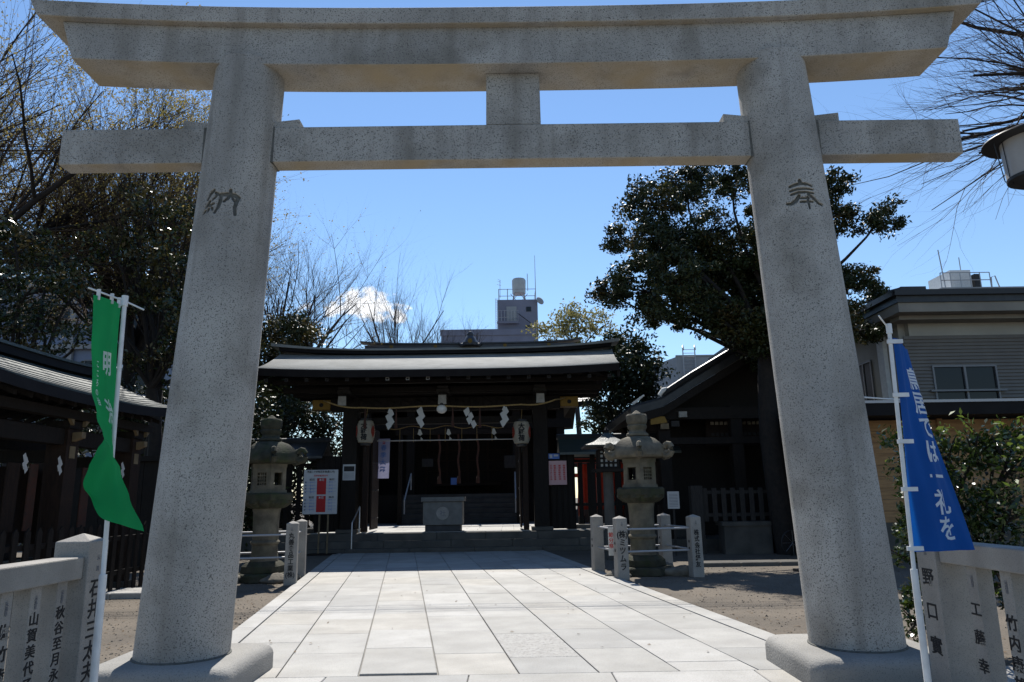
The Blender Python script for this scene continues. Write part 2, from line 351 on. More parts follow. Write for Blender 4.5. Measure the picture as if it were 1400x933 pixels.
def carved_column(side, strokes, centre, k, z0, parent):
    th = np.radians(np.concatenate([np.linspace(-180, -38, 26)[:-1], np.linspace(-38, 38, 190), np.linspace(38, 180, 26)[1:-1]]))
    zz = np.concatenate([np.linspace(.22, 4.2, 22)[:-1], np.linspace(4.2, 4.78, 200), np.linspace(4.78, 6.14, 9)[1:]])
    T, Z = np.meshgrid(th, zz); t = (Z - .26) / 5.84; rad = .41 - .055 * t + .006 * np.sin(np.pi * np.clip(t, 0, 1)); D = stroke_depth(strokes, centre, k, z0, T * .38, Z)
    r = rad - .024 * D; X = side * (3.08 - .27 * t) + r * np.sin(T); Y = -r * np.cos(T); co = np.stack([X, Y, Z], -1).reshape(-1, 3); n, m = len(th), len(zz)
    i, j = np.meshgrid(np.arange(n), np.arange(m - 1)); i2 = (i + 1) % n; F = np.stack([j * n + i, j * n + i2, (j + 1) * n + i2, (j + 1) * n + i], -1).reshape(-1, 4)
    me = bpy.data.meshes.new('column'); me.vertices.add(len(co)); me.vertices.foreach_set('co', co.astype(np.float32).ravel()); me.loops.add(F.size); me.loops.foreach_set('vertex_index', F.astype(np.int32).ravel())
    me.polygons.add(len(F)); me.polygons.foreach_set('loop_start', np.arange(0, F.size, 4, dtype=np.int32)); me.polygons.foreach_set('loop_total', np.full(len(F), 4, dtype=np.int32))
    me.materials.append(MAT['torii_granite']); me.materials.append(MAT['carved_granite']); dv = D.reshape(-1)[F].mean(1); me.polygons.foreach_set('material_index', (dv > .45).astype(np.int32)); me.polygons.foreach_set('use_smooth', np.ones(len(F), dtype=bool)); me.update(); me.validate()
    return link('column', me, parent)
NO = [([(350, 235), (290, 300), (235, 400)], 55), ([(385, 285), (428, 312), (390, 372), (345, 412)], 48), ([(295, 440), (255, 498), (215, 545)], 50), ([(262, 512), (315, 515), (378, 488)], 42),
      ([(220, 610), (180, 660)], 45), ([(287, 578), (275, 628)], 45), ([(343, 562), (365, 602)], 45), ([(490, 345), (490, 450), (460, 570), (415, 655)], 60),
      ([(480, 328), (600, 320), (730, 325), (800, 365), (770, 450), (750, 560), (770, 680)], 64), ([(650, 235), (655, 310), (620, 390), (560, 450)], 55), ([(690, 370), (730, 440)], 38)]
HO = [([(470, 228), (480, 300)], 55), ([(285, 338), (400, 304), (480, 292), (600, 304), (680, 338)], 45), ([(280, 420), (400, 395), (560, 390), (690, 405)], 38), ([(285, 490), (400, 460), (560, 455), (700, 475)], 38),
      ([(420, 520), (360, 600), (270, 660), (200, 650)], 55), ([(590, 490), (680, 570), (770, 660), (850, 680)], 55), ([(440, 568), (600, 565)], 32), ([(430, 640), (660, 635)], 36), ([(570, 540), (565, 640), (575, 760)], 40)]
def make_torii():
    t = thing('torii_gate', (TX, TY, 0), 'large grey granite torii gate straddling the paved path', 'torii'); t.location = (TX, 7.0, .0224); t.scale = (.986, .986, .986)
    for s in (-1, 1):
        c = carved_column(s, NO if s < 0 else HO, (495, 462) if s < 0 else (527, 495), .00056, 4.49, t)
        tag(c, 'granite column with a carved character, on the ' + ('left' if s < 0 else 'right'))
        MB().lathe([(.424, .2425), (.424, .25), (.413, .257), (.40, .257)], 48).build('mortar_joint', 'carved_granite', t, (s * 3.082, 0, 0), smooth=True)
        # pedestal: a low rounded block
        L = []
        hx, hy = .66, .64
        for ins, z in ((.0, -.03), (0, .145), (.008, .18), (.028, .212), (.06, .233), (.10, .242)):
            ring = []
            for cx, cy, a0 in ((1, 1, 0), (-1, 1, 90), (-1, -1, 180), (1, -1, 270)):
                for a in (0, 22, 45, 68, 90):
                    r = .11; q = R(a0 + a); ring.append((s * 3.08 + cx * (hx - r - ins) + r * math.cos(q), cy * (hy - r - ins) + r * math.sin(q), z))
            L.append(ring)
        MB().loft(L).build('pedestal', 'pedestal_granite', t, smooth=True)
    def beam(name, sec, zoff, half, k, zc, n=41):
        L = []
        for i in range(n):
            x = -half + 2 * half * i / (n - 1)
            L.append([(x * (1 + k * (z - zc) / half), y, z + zoff(x)) for y, z in sec])
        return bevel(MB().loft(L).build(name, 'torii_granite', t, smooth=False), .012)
    rise = lambda h, p, e: (lambda x: h * (abs(x) / e) ** p)
    beam('lintel', [(-.28, 6.03), (.26, 6.03), (.26, 6.47), (-.28, 6.47)], rise(.125, 2.6, 4.7), 4.66, .32, 6.25)
    beam('top_lintel', [(-.36, 6.455), (.34, 6.455), (.35, 6.63), (0, 6.78), (-.38, 6.63)], rise(.15, 2.6, 4.9), 5.0, .45, 6.55)
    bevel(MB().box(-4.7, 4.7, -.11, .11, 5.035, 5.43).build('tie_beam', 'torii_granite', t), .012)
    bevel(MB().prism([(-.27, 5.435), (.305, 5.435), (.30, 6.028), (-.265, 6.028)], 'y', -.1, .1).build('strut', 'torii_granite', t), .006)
    for s in (-1, 1):
        for d in (-1, 1):
            c = s * (3.08 - .27 * .85); r = .363; MB().box(min(c + d * r * .80, c + d * (r + .006)), max(c + d * r * .80, c + d * (r + .006)), -.1135, .1135, 5.0315, 5.4325).build('mortar_joint', 'carved_granite', t)
            c = s * (3.08 - .27 * .88); r = .36
            x0 = c + d * (r - .06); x1 = c + d * (r + .25)
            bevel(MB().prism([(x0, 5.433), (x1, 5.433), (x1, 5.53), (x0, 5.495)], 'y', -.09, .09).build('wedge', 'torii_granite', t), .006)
make_torii()

# ================================================================ stone fences beside the gate
def make_fence(sx, X, Y, label, post_txt, post_pitch, slats, ys):
    """runs towards the street from its end post; sx=-1 left, +1 right; names face the path"""
    t = thing('stone_fence', (X, Y, 0), label, 'fence'); n = (-sx, 0, 0)
    MB().rbox(-.17, .17, -3.3, .2, .004, .16, .02).build('base_stone', 'granite', t)
    w = .13
    mb = MB(); mb.loft([[(-w, -w, .161), (w, -w, .161), (w, w, .161), (-w, w, .161)], [(-w, -w, 1.33), (w, -w, 1.33), (w, w, 1.33), (-w, w, 1.33)], [(-.005, -.005, 1.385), (.005, -.005, 1.385), (.005, .005, 1.385), (-.005, .005, 1.385)]])
    p = bevel(mb.build('post', 'granite', t), .008); tag(p, 'end post with a pyramid top and carved name')
    letters(post_txt, .14, 'ink', p, (-sx * (w + .001), 0, .70), n, lines=post_pitch / .14, bold=.016, xs=1.15)
    letters('元浅', .04, 'ink_grey', p, (-sx * (w + .001), .0, 1.17), n, lines=2.0)
    bevel(MB().box(-.1, .1, -3.2, -.132, 1.07, 1.225).build('rail', 'granite', t), .01)
    hw = .058
    for i in range(9):
        y = ys[0] + ys[1] * i
        q = bevel(MB().box(-hw, hw, y - hw, y + hw, .162, 1.068).build('slat', 'granite', t), .006)
        if i < len(slats):
            tx, sz, pitch, zc = slats[i]
            letters(tx, sz, 'ink', q, (-sx * (hw + .0015), y, zc), n, lines=pitch / sz, bold=.015, xs=1.15)
            letters('元浅草', .03, 'ink_grey', q, (-sx * (hw + .0015), y, .965), n, lines=1.0)
make_fence(-1, -3.22, 5.68, 'low granite name fence left of the gate with black lettering', '石井三太夫', .145, [('秋谷至月永', .092, .102, .66), ('山賀美代子', .092, .102, .66), ('佐竹陸', .10, .13, .70), ('小林一', .1, .13, .7)], (-.29, -.29))
make_fence(1, 3.36, 5.9, 'low granite name fence right of the gate below the bush', '野口實', .25, [('工藤幸', .105, .19, .58), ('竹内康雄', .105, .128, .55), ('岡村一', .105, .15, .6)], (-.44, -.37))

# ================================================================ banners on poles
def map_flag(name, fn, nu, nv, m, parent, thick=.0):
    return MB().grid(fn, lin(0, 1, nu), lin(0, 1, nv)).build(name, m, parent, smooth=True)
def flag_text(body, size, fn, W, H, cu, cv, parent, m='cloth_print', side=1, bold=.02, lines=1.0, xs=1.0):
    side = -side
    """lettering laid on the cloth: glyph metres become (u,v) of the flag"""
    src = text_mesh('\n'.join(body), size, m, 0.0, bold, lines)
    bm = bmesh.new(); bm.from_mesh(src); bmesh.ops.subdivide_edges(bm, edges=[e for e in bm.edges if e.calc_length() > .03], cuts=2, use_grid_fill=False); bmesh.ops.triangulate(bm, faces=bm.faces)
    for v in bm.verts:
        u, w = cu + v.co.x * xs / W, cv - v.co.y / H
        p = Vector(fn(u, w)); e = .01
        nrm = (Vector(fn(u + e, w)) - p).cross(Vector(fn(u, w + e)) - p).normalized()
        v.co = p + nrm * .004 * side
    me = bpy.data.meshes.new('lettering'); bm.to_mesh(me); bm.free(); me.materials.append(MAT[m])
    return link('lettering', me, parent)
def interp(tab, v):
    if v <= tab[0][0]: return tab[0][1:]
    for a, b in zip(tab, tab[1:]):
        if v <= b[0]:
            t = (v - a[0]) / (b[0] - a[0]); t = t * t * (3 - 2 * t); return tuple(p + (q - p) * t for p, q in zip(a[1:], b[1:]))
    return tab[-1][1:]
def make_banners():
    # blue banner, right
    t = thing('banner', (2.65, 5.0, 0), 'blue banner with white brush lettering on a white pole', 'banner')
    MB().tube([(0, 0, .03), (.0, 0, 1.10)], .022, 12).build('pole_sleeve', 'white_plastic', t, smooth=True)
    p = MB().tube([(0, 0, 1.08), (.018, 0, 1.9), (.038, 0, 2.74)], .0135, 10).build('pole', 'white_plastic', t, smooth=True)
    MB().tube([(.038, 0, 2.69), (.038, 0, 2.76)], .02, 10).build('pole_cap', 'white_plastic', t, smooth=True)
    MB().tube([(-.05, -.05, 2.81), (.038, 0, 2.72), (.18, .27, 2.65)], .0055, 6).build('crossbar', 'white_plastic', t)
    W, H = .47, 1.45
    def fb(u, v):
        z = 2.66 - H * v - .03 * u * (1 - v)
        x0 = .055 - .04 * v
        a = R(54 - 42 * v ** 1.05)
        bulge = .035 * math.sin(math.pi * u) * (1 - .3 * v) + .014 * math.sin(9 * u + 5 * v) + .006 * math.sin(23 * u - 6 * v)
        return (x0 + W * u * math.cos(a) + bulge * math.sin(a), W * u * math.sin(a) - bulge * math.cos(a), z)
    f = map_flag('flag', fb, 22, 40, 'blue_cloth', t)
    flag_text('鳥居では一礼を', .178, fb, W, H, .60, .535, f, side=1, lines=.98, bold=.018)
    flag_text('とりい', .04, fb, W, H, .88, .14, f, side=1)
    for v in (.02, .28, .50, .72, .985):
        q = fb(0, v); MB().box(q[0] - .045, q[0] + .06, -.02, .0, q[2] - .014, q[2] + .014).build('clip', 'white_plastic', t)
    # green banner, left
    t = thing('banner', (-2.85, 5.3, 0), 'green banner twisted by the wind on a white pole', 'banner')
    MB().tube([(.02, 0, .03), (.01, 0, 1.12)], .026, 12).build('pole_sleeve', 'white_plastic', t, smooth=True)
    MB().tube([(.01, 0, 1.1), (-.01, 0, 2.0), (-.03, 0, 3.11)], .016, 10).build('pole', 'white_plastic', t, smooth=True)
    MB().tube([(-.03, 0, 3.05), (-.03, 0, 3.13)], .024, 10).build('pole_cap', 'white_plastic', t, smooth=True)
    MB().tube([(-.28, -.06, 3.18), (-.03, 0, 3.09), (.10, .04, 3.03)], .007, 6).build('crossbar', 'white_plastic', t)
    # rows: v, centre x, centre y, half vector x, half vector y, sag
    tab = [(0, -.155, 0, -.012, .215, 0), (.2, -.145, -.01, -.015, .215, 0), (.42, -.115, -.02, -.03, .21, 0), (.55, -.08, -.02, -.06, .205, .0), (.64, -.03, -.10, -.10, .17, .0), (.70, .0, -.14, -.13, .125, .0), (.78, .04, -.17, -.155, .07, .01), (.89, .06, -.19, -.175, .01, .03), (1, .12, -.20, -.20, -.02, .085)]
    H2 = 1.62
    def fg(u, v):
        cx, cy, hx, hy, sg = interp(tab, v); k = 2 * u - 1
        z = 3.10 - H2 * v + .02 * k * (1 - v) + sg * k * .9 - .05 * max(0, v - .8) * k
        b = .03 * math.cos(1.57 * k) * (1 - v * .4) + .02 * math.sin(4 * u + 7 * v) + .055 * math.cos(1.57 * k) * math.exp(-((v - .65) / .16) ** 2) + .008 * math.sin(13 * u + 3 * v)
        n = math.hypot(hx, hy) or 1; e = max(0, (v - .82) / .18)
        z += .09 * max(0, k) ** 2 * e; dx = .09 * max(0, k) ** 2 * e + .03 * max(0, -k) ** 3 * e
        return (cx + hx * k + b * hy / n * .5 + dx, cy + hy * k - b * hx / n, z)
    f = map_flag('flag', fg, 22, 48, 'green_cloth', t)
    flag_text('明', .19, fg, .42, H2, .60, .30, f, side=1, xs=.9, bold=.03)
    flag_text('治', .19, fg, .42, H2, .60, .52, f, side=1, xs=.9, bold=.03)
    flag_text('こころの治', .06, fg, .42, H2, .22, .40, f, side=1, xs=.9, lines=1.15)
    for k in (.1, .5, .9):
        q = fg(k, 0); MB().box(q[0] - .012, q[0] + .012, q[1] - .006, q[1] + .006, q[2] - .03, q[2] + .05).build('clip', 'white_plastic', t)
make_banners()

# ================================================================ stone lanterns
def make_lantern():
    t = thing('stone_lantern', (0, 0, 0), 'x', 'stone lantern', group='pair of stone lanterns beside the path')
    H = lambda r, z, ph=0: [(r * math.cos(R(60 * i + ph)), r * math.sin(R(60 * i + ph)), z) for i in range(6)]
    b = MB().loft([H(.62, .004, 30), H(.6, .14, 30), H(.55, .17, 30)]).loft([H(.47, .171, 30), H(.45, .30, 30), H(.38, .36, 30), H(.31, .40, 30)]).build('base', 'mossy_stone', t); bevel(b, .02)
    MB().lathe([(.285, .401), (.275, .45), (.262, .60), (.26, .72), (.285, .735), (.298, .77), (.285, .80), (.262, .815), (.262, 1.2), (.272, 1.36), (.29, 1.455)], 28).build('shaft', 'old_stone', t, smooth=True)
    def petal(a, z): return 1 + .10 * abs(math.sin(6 * a)) * (1 if z < 1.62 else 0)
    c = MB().lathe([(.30, 1.456), (.36, 1.48), (.46, 1.56), (.50, 1.62)], 48, fn=petal).loft([H(.56, 1.621), H(.565, 1.74), H(.52, 1.775)]).build('platform', 'mossy_stone', t)
    # fire box: six wall panels with window openings
    fb = MB()
    fb.loft([H(.42, 1.776), H(.41, 1.83)])
    box = fb.build('fire_box', 'old_stone', t); MB().loft([H(.40, 2.30), H(.40, 2.375)]).build('top_slab', 'old_stone', box)
    ap = .385 * math.cos(R(30)); hw = .385 * .5
    for i in range(6):
        a = R(60 * i + 30); mb = MB()
        for (x0, x1, z0, z1) in ((-hw, -hw * .52, 1.831, 2.299), (hw * .52, hw, 1.831, 2.299), (-hw * .519, hw * .519, 1.831, 1.93), (-hw * .519, hw * .519, 2.19, 2.299)): mb.box(x0, x1, -.055, 0, z0, z1)
        if i % 2 == 0:
            for k in (-.045, .0, .045): mb.box(k - .008, k + .008, -.04, -.02, 1.931, 2.189)
            for z in (1.99, 2.06, 2.13): mb.box(-hw * .518, hw * .518, -.042, -.018, z - .008, z + .008)
        o = mb.build('window_panel', 'old_stone', box); o.location = (ap * math.cos(a), ap * math.sin(a), 0); o.rotation_euler = (0, 0, a - math.pi / 2)
    # roof with curled corners
    L = []
    for r, z, lift in ((.36, 2.376, 0), (.60, 2.40, .0), (.635, 2.44, .02), (.63, 2.52, .05), (.585, 2.60, .035), (.52, 2.69, .015), (.41, 2.79, 0), (.24, 2.85, 0)):
        ring = []
        for i in range(36):
            a = 2 * math.pi * i / 36; loc = (a % (math.pi / 3)) - math.pi / 6; rr = r * math.cos(math.pi / 6) / math.cos(loc); cor = (abs(loc) / (math.pi / 6)) ** 4
            ring.append((rr * math.cos(a), rr * math.sin(a), z + lift * cor))
        L.append(ring)
    rf = MB().loft(L).build('roof', 'old_stone', t, smooth=True)
    for i in range(6):
        a = R(60 * i); pts = []; rad = []
        for k in range(12):
            s = k / 11; th = R(-100 + 420 * s); q = .15 * (1 - .62 * s)
            pts.append((.69 + q * math.cos(th) * .85, 0, 2.56 + q * math.sin(th))); rad.append(.066 * (1 - .4 * s))
        pts = [(.40, 0, 2.66), (.52, 0, 2.53)] + pts; rad = [.04, .062] + rad
        o = MB().tube(pts, rad, 8).build('corner_scroll', 'old_stone', rf, smooth=True); o.rotation_euler = (0, 0, a)
    fin = MB().lathe([(.19, 2.84), (.24, 2.87), (.235, 2.91), (.185, 2.95), (.175, 2.99), (.205, 3.03), (.215, 3.08), (.19, 3.11), (.205, 3.125), (.225, 3.18), (.225, 3.30), (.20, 3.335), (.10, 3.35), (.075, 3.37), (.045, 3.40), (.01, 3.42)], 24).build('finial', 'old_stone', t, smooth=True)
    return t
lan = make_lantern(); lan.location = (2.77, 15.85, 0); lan.rotation_euler = (0, 0, R(22)); lan['label'] = 'mossy stone lantern on the right of the path inside four name posts'
l2 = copy_tree(lan); l2.location = (-5.13, 15.75, 0); l2.rotation_euler = (0, 0, R(-6)); l2['label'] = 'stone lantern on the left of the path partly behind the torii column'

for ch in l2.children_recursive:
    if ch.name.split('.')[0] in ('roof', 'corner_scroll', 'finial'):
        ch.material_slots[0].link = 'OBJECT'; ch.material_slots[0].material = MAT['mossy_stone']
def make_enclosure(loc, rz, label, texts, poster):
    t = thing('post_railing', loc, label, 'railing', rz=rz, group='name post railings round the lanterns')
    h, w = .78, .112; posts = {}
    for sx in (-1, 1):
        for sy in (-1, 1):
            mb = MB(); q = lambda k, z: [(-k, -k, z), (k, -k, z), (k, k, z), (-k, k, z)]
            mb.loft([q(w * 1.05, .0), q(w, 1.165), q(.006, 1.215)])
            o = bevel(mb.build('post', 'granite', t, (sx * h, sy * h, 0)), .006); posts[(sx, sy)] = o
            tx = texts.get((sx, sy))
            if tx:
                letters(tx, .15 if len(tx) < 6 else .12, 'ink', o, (0, -w * 1.06 - .001, .56), (0, -1, 0), lines=1.02, bold=.02, xs=.92)
                letters('大塚', .035, 'ink_grey', o, (0, -w * 1.03 - .001, 1.06), (0, -1, 0), lines=1.2)
            if sx * loc[0] > 0 or True:
                letters('奉納', .06, 'ink', o, (-w * 1.06 - .001, 0, .62), (-1, 0, 0), lines=2.2)
    k = w * .98
    for z in (.52, .95):
        for s in (-1, 1):
            MB().tube([(-h + k, s * h, z), (h - k, s * h, z)], .02, 8).build('pipe', 'grey_pipe', t, smooth=True)
            MB().tube([(s * h, -h + k, z), (s * h, h - k, z)], .02, 8).build('pipe', 'grey_pipe', t, smooth=True)
    if poster:
        p = thing('paper_poster', (0, 0, 0), 'narrow printed poster hanging on the rail beside the lantern posts', 'poster')
        c, s = math.cos(rz), math.sin(rz); lx, ly = -h - .0, -.30
        p.location = (loc[0] + c * lx - s * ly, loc[1] + s * lx + c * ly, .42); p.rotation_euler = (0, 0, rz - R(25))
        MB().box(-.09, .09, -.035, -.03, 0, .56).build('sheet', 'paper', p); letters('節分祭', .1, 'ink_red', p, (-.03, -.037, .3), lines=1.1); letters('御案内', .06, 'ink_blue', p, (.05, -.037, .3), lines=1.3)
make_enclosure((2.79, 15.82, 0), R(10.5), 'four granite name posts with pipe rails round the right lantern', {(-1, -1): ['(株)', 'ミ', 'ツ', 'ム', 'ラ'], (1, -1): '株式会社経友'}, True)
make_enclosure((-5.22, 15.55, 0), R(9.5), 'granite name posts with pipe rails round the left lantern', {(1, -1): ['丸', '善', '食', '品', '工', '業', '(株)']}, False)
def make_boulders():
    rng = random.Random(4)
    for i, (x, y, r, l) in enumerate(((2.15, 15.3, .2, 'rounded boulder by the front left post of the right lantern'), (3.45, 15.55, .26, 'flat boulder right of the right lantern shaft'), (3.2, 16.5, .24, 'boulder behind the right lantern by the back post'),
                                      (-4.75, 15.3, .24, 'flat boulder right of the left lantern shaft'), (-5.75, 15.35, .26, 'rounded boulder left of the left lantern shaft'), (-4.62, 15.95, .2, 'small boulder behind the front post of the left lantern'))):
        bm = bmesh.new(); bmesh.ops.create_icosphere(bm, subdivisions=3, radius=r)
        ph = [rng.uniform(0, 6) for _ in range(4)]
        for v in bm.verts:
            d = 1 + .14 * math.sin(7 * v.co.x / r * .6 + ph[0]) + .12 * math.sin(5 * v.co.y / r * .5 + ph[1]) + .08 * math.sin(9 * v.co.z / r * .5 + ph[2]); v.co = Vector((v.co.x * d * 1.3, v.co.y * d, max(v.co.z * d * .55, -.04)))
        me = bpy.data.meshes.new('boulder'); bm.to_mesh(me); bm.free(); me.materials.append(MAT['boulder']); me.polygons.foreach_set('use_smooth', [True] * len(me.polygons))
        o = link('boulder', me, None, (x, y, .04)); tag(o, l, 'boulder', 'boulders at the lantern bases')
make_boulders()
# ================================================================ shrine platform and steps
SX = -2.08                                      # centre line of the shrine
def make_platform():
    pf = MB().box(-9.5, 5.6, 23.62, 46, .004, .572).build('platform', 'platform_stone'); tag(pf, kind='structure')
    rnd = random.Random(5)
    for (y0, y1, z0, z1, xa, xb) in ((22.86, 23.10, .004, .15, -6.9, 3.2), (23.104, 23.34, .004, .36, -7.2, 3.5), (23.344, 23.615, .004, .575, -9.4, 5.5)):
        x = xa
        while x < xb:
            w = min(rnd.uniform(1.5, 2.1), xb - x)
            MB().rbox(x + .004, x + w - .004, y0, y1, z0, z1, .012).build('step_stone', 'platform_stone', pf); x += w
    y = 23.62                                     # floor slabs between gate and hall
    for r in range(8):
        x = -6.3 + .4 * (r % 2)
        while x < 2.2:
            MB().rbox(x + .004, x + 1.196, y + .004, y + .796, .5725, .592, .005).build('floor_slab', 'paving_granite_%d' % rnd.choice((0, 1, 2, 3, 4)), pf); x += 1.2
        y += .8
make_platform()

def roof_pair(parent, xc, half, ye, yr, ze, zr, thick, m, sweep=.10, concave=.25, courses=14, name='roof', out=.2, yb=None, edge='roof_edge'):
    """gable roof, ridge along x: front slope ye->yr and its mirror; stepped shingle courses; swept ends"""
    if yb is None: yb = 2 * yr - ye
    def prof(t): return ze + (zr - ze) * (t + concave * t * (t - 1))
    def up(x, t): return sweep * (abs(x - xc) / half) ** 3 * (1 - .4 * t)
    objs = []
    for yy in (ye, yb):
        xs = lin(xc - half, xc + half, 25)
        mb = MB()
        for i in range(courses):
            t0, t1 = i / courses, (i + 1) / courses
            def P(x, t, dz): return (xc + (x - xc) * (1 + out / half * t), yy + (yr - yy) * t, prof(t) + up(x, t) + dz)
            mb.grid(lambda x, k: P(x, (t0, t1)[k], .012 * (1 - k)), xs, [0, 1])
            mb.grid(lambda x, k: P(x, t0, (-.004, .012)[k]), xs, [0, 1])
        s = mb.build(name, m, parent); objs.append(s)
        us, vs = xs, [0, .5, 1]
        P2 = lambda x, t, dz: (xc + (x - xc) * (1 + out / half * t), yy + (yr - yy) * t + (.06 if dz < -.1 else 0) * (1 if yr > yy else -1) * (1 - t), prof(t) + up(x, t) + dz)
        MB().slab(lambda x, t: P2(x, t, -.005), lambda x, t: P2(x, t, -thick), us, lin(0, 1, 5)).build('eave_edge', edge, s)
    return objs, prof, up

# ================================================================ gate hall
def make_gate_hall():
    t = thing('shrine_gate', (SX, 23.9, .575), 'dark timber shrine gate with a wide grey copper roof beyond the torii', 'shrine gate')
    Zf = .575; z = lambda a: a - Zf                 # world height -> local
    # front face of the roof and its ridge
    (front, back), prof, up = roof_pair(t, 0, 5.33, -2.9, 0, z(5.31), z(6.34), .21, 'copper_roof', sweep=.11, concave=.28, courses=15, out=.22)
    def ridge(name, y0, y1, za, zb, half, m, sw=.24, n=31):
        L = []
        for x in lin(-half, half, n):
            d = sw * (abs(x) / half) ** 3.2; L.append([(x, y0, za + d * .75), (x, y1, za + d * .75), (x, y1, zb + d), (x, y0, zb + d)])
        return MB().loft(L).build(name, m, t)
    ridge('ridge_base', -.28, .28, z(6.30), z(6.405), 5.50, 'roof_edge'); ridge('ridge_cap', -.36, .36, z(6.407), z(6.445), 5.75, 'copper_roof', sw=.27)
    # rafters with pale end caps
    n = 18
    for i in range(n):
        x = -5.05 + 10.1 * i / (n - 1)
        for (ya, yb) in ((-2.72, -.2),):
            r = MB().add([(x - .055, ya, z(5.02)), (x + .055, ya, z(5.02)), (x + .055, ya, z(5.125)), (x - .055, ya, z(5.125)), (x - .055, yb, z(5.62)), (x + .055, yb, z(5.62)), (x + .055, yb, z(5.72)), (x - .055, yb, z(5.72))], [(0, 1, 2, 3), (7, 6, 5, 4), (0, 4, 5, 1), (1, 5, 6, 2), (2, 6, 7, 3), (3, 7, 4, 0)]).build('rafter', 'dark_wood', t)
            mb = MB()
            for a, b, c, d in ((-.05, .05, 5.028, 5.045), (-.05, .05, 5.10, 5.118), (-.05, -.034, 5.045, 5.10), (.034, .05, 5.045, 5.10)): mb.box(x + a, x + b, ya - .006, ya - .001, z(c), z(d))
            mb.build('rafter_cap', 'pale_grey' if i in (6, 7, 8) else 'grey_wood', r)
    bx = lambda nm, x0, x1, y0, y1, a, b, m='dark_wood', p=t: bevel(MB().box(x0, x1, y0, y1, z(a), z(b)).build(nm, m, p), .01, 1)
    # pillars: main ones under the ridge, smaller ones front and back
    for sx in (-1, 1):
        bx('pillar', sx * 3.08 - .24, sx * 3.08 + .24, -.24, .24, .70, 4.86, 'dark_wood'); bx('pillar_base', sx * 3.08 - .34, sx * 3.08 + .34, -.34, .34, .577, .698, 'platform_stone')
        bx('pillar', sx * 3.08 - .15, sx * 3.08 + .15, 1.75, 2.05, .60, 4.6, 'dark_wood')
        bx('door_post', sx * 2.58 - .09, sx * 2.58 + .09, -.1, .1, .60, 4.2, 'brown_wood')
        # open door leaves folded inwards with metal studs
        d = bx('door_leaf', sx * 2.42 - .03, sx * 2.42 + .03, .12, 1.35, .66, 3.9, 'brown_wood')
        for zz in (1.0, 1.9, 2.8, 3.6):
            for yy in (.3, .75, 1.2): MB().lathe([(.035, 0), (.028, .02), (.0, .03)], 8).build('stud', 'black_metal', d, (sx * 2.39, yy, z(zz)), (0, -sx * math.pi / 2, 0))
        # narrow side walls beyond the pillars
        w = bx('side_wall', sx * 3.75 - .42, sx * 3.75 + .42, -.04, .04, .62, 3.0, 'dark_wood')
        for k in range(5): bx('batten', sx * 3.75 - .36 + .18 * k - .02, sx * 3.75 - .36 + .18 * k + .02, -.075, -.042, .66, 2.95, 'dark_wood', w)
    # beams
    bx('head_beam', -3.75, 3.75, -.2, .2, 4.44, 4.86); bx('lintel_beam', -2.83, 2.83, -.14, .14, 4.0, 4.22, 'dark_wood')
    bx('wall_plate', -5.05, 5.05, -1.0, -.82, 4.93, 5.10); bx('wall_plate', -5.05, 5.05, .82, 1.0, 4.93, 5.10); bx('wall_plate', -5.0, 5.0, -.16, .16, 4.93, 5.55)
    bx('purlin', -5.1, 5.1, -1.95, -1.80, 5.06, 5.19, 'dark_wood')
    for k in range(13):                           # carved frieze board between the beams
        x = -2.7 + .45 * k
        MB().lathe([(.16, 0), (.14, .03), (.06, .05)], 10, fn=lambda a, q: 1 + .2 * math.cos(3 * a)).build('frieze_carving', 'dark_wood', t, (x, -.205, z(4.66)), (math.pi / 2, 0, 0))
    for sx in (-1, 1):                            # gilded beam noses and gable boards
        g = bx('beam_nose', sx * 4.05 - .295, sx * 4.05 + .295, -.19, .19, 4.49, 4.82, 'gold')
        MB().lathe([(.07, 0), (.05, .02)], 10).build('boss', 'ink', g, (sx * 4.05, -.192, z(4.65)), (math.pi / 2, 0, 0))
        L = [[(sx * 5.28, -2.75 + 2.75 * q, z(0) + prof(q) + Zf - .27), (sx * 5.36, -2.75 + 2.75 * q, z(0) + prof(q) + Zf - .27), (sx * 5.36, -2.75 + 2.75 * q, z(0) + prof(q) + Zf - .02), (sx * 5.28, -2.75 + 2.75 * q, z(0) + prof(q) + Zf - .02)] for q in lin(0, 1, 8)]
        MB().loft(L).build('barge_board', 'dark_wood', t)
    for x in (-3.12, 0.0, 3.06):                  # bracket sets
        b = bx('bracket', x - .20, x + .20, -1.15, -.2, 4.88, 4.99, 'grey_wood'); bx('bracket_block', x - .17, x + .17, -1.18, -.85, 5.0, 5.09, 'grey_wood', b); bx('bracket_arm', x - .13, x + .13, -1.3, -.21, 4.72, 4.86, 'dark_wood', b)
        MB().prism([(x - .13, z(4.48)), (x + .13, z(4.48)), (x + .12, z(4.77)), (x - .12, z(4.77))], 'y', -1.33, -1.305).build('bracket_tip', 'pale_grey', b)
    # lattice ceiling boards to keep the inside dark
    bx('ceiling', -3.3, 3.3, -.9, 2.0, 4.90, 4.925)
    # notice on the left pillar
    nt = thing('notice', (SX - 3.06, 23.64, 2.22), 'white paper notice pinned to the left gate pillar', 'notice'); MB().box(-.2, .2, -.012, -.004, 0, .5).build('sheet', 'sign_white', nt); MB().box(-.165, .165, -.016, -.0125, .28, .44).build('dark_panel', 'ink', nt)
    for k in range(9): MB().box(-.15 + .036 * k, -.142 + .036 * k, -.015, -.0125, .05, .24).build('text_line', 'ink_grey', nt)
make_gate_hall()

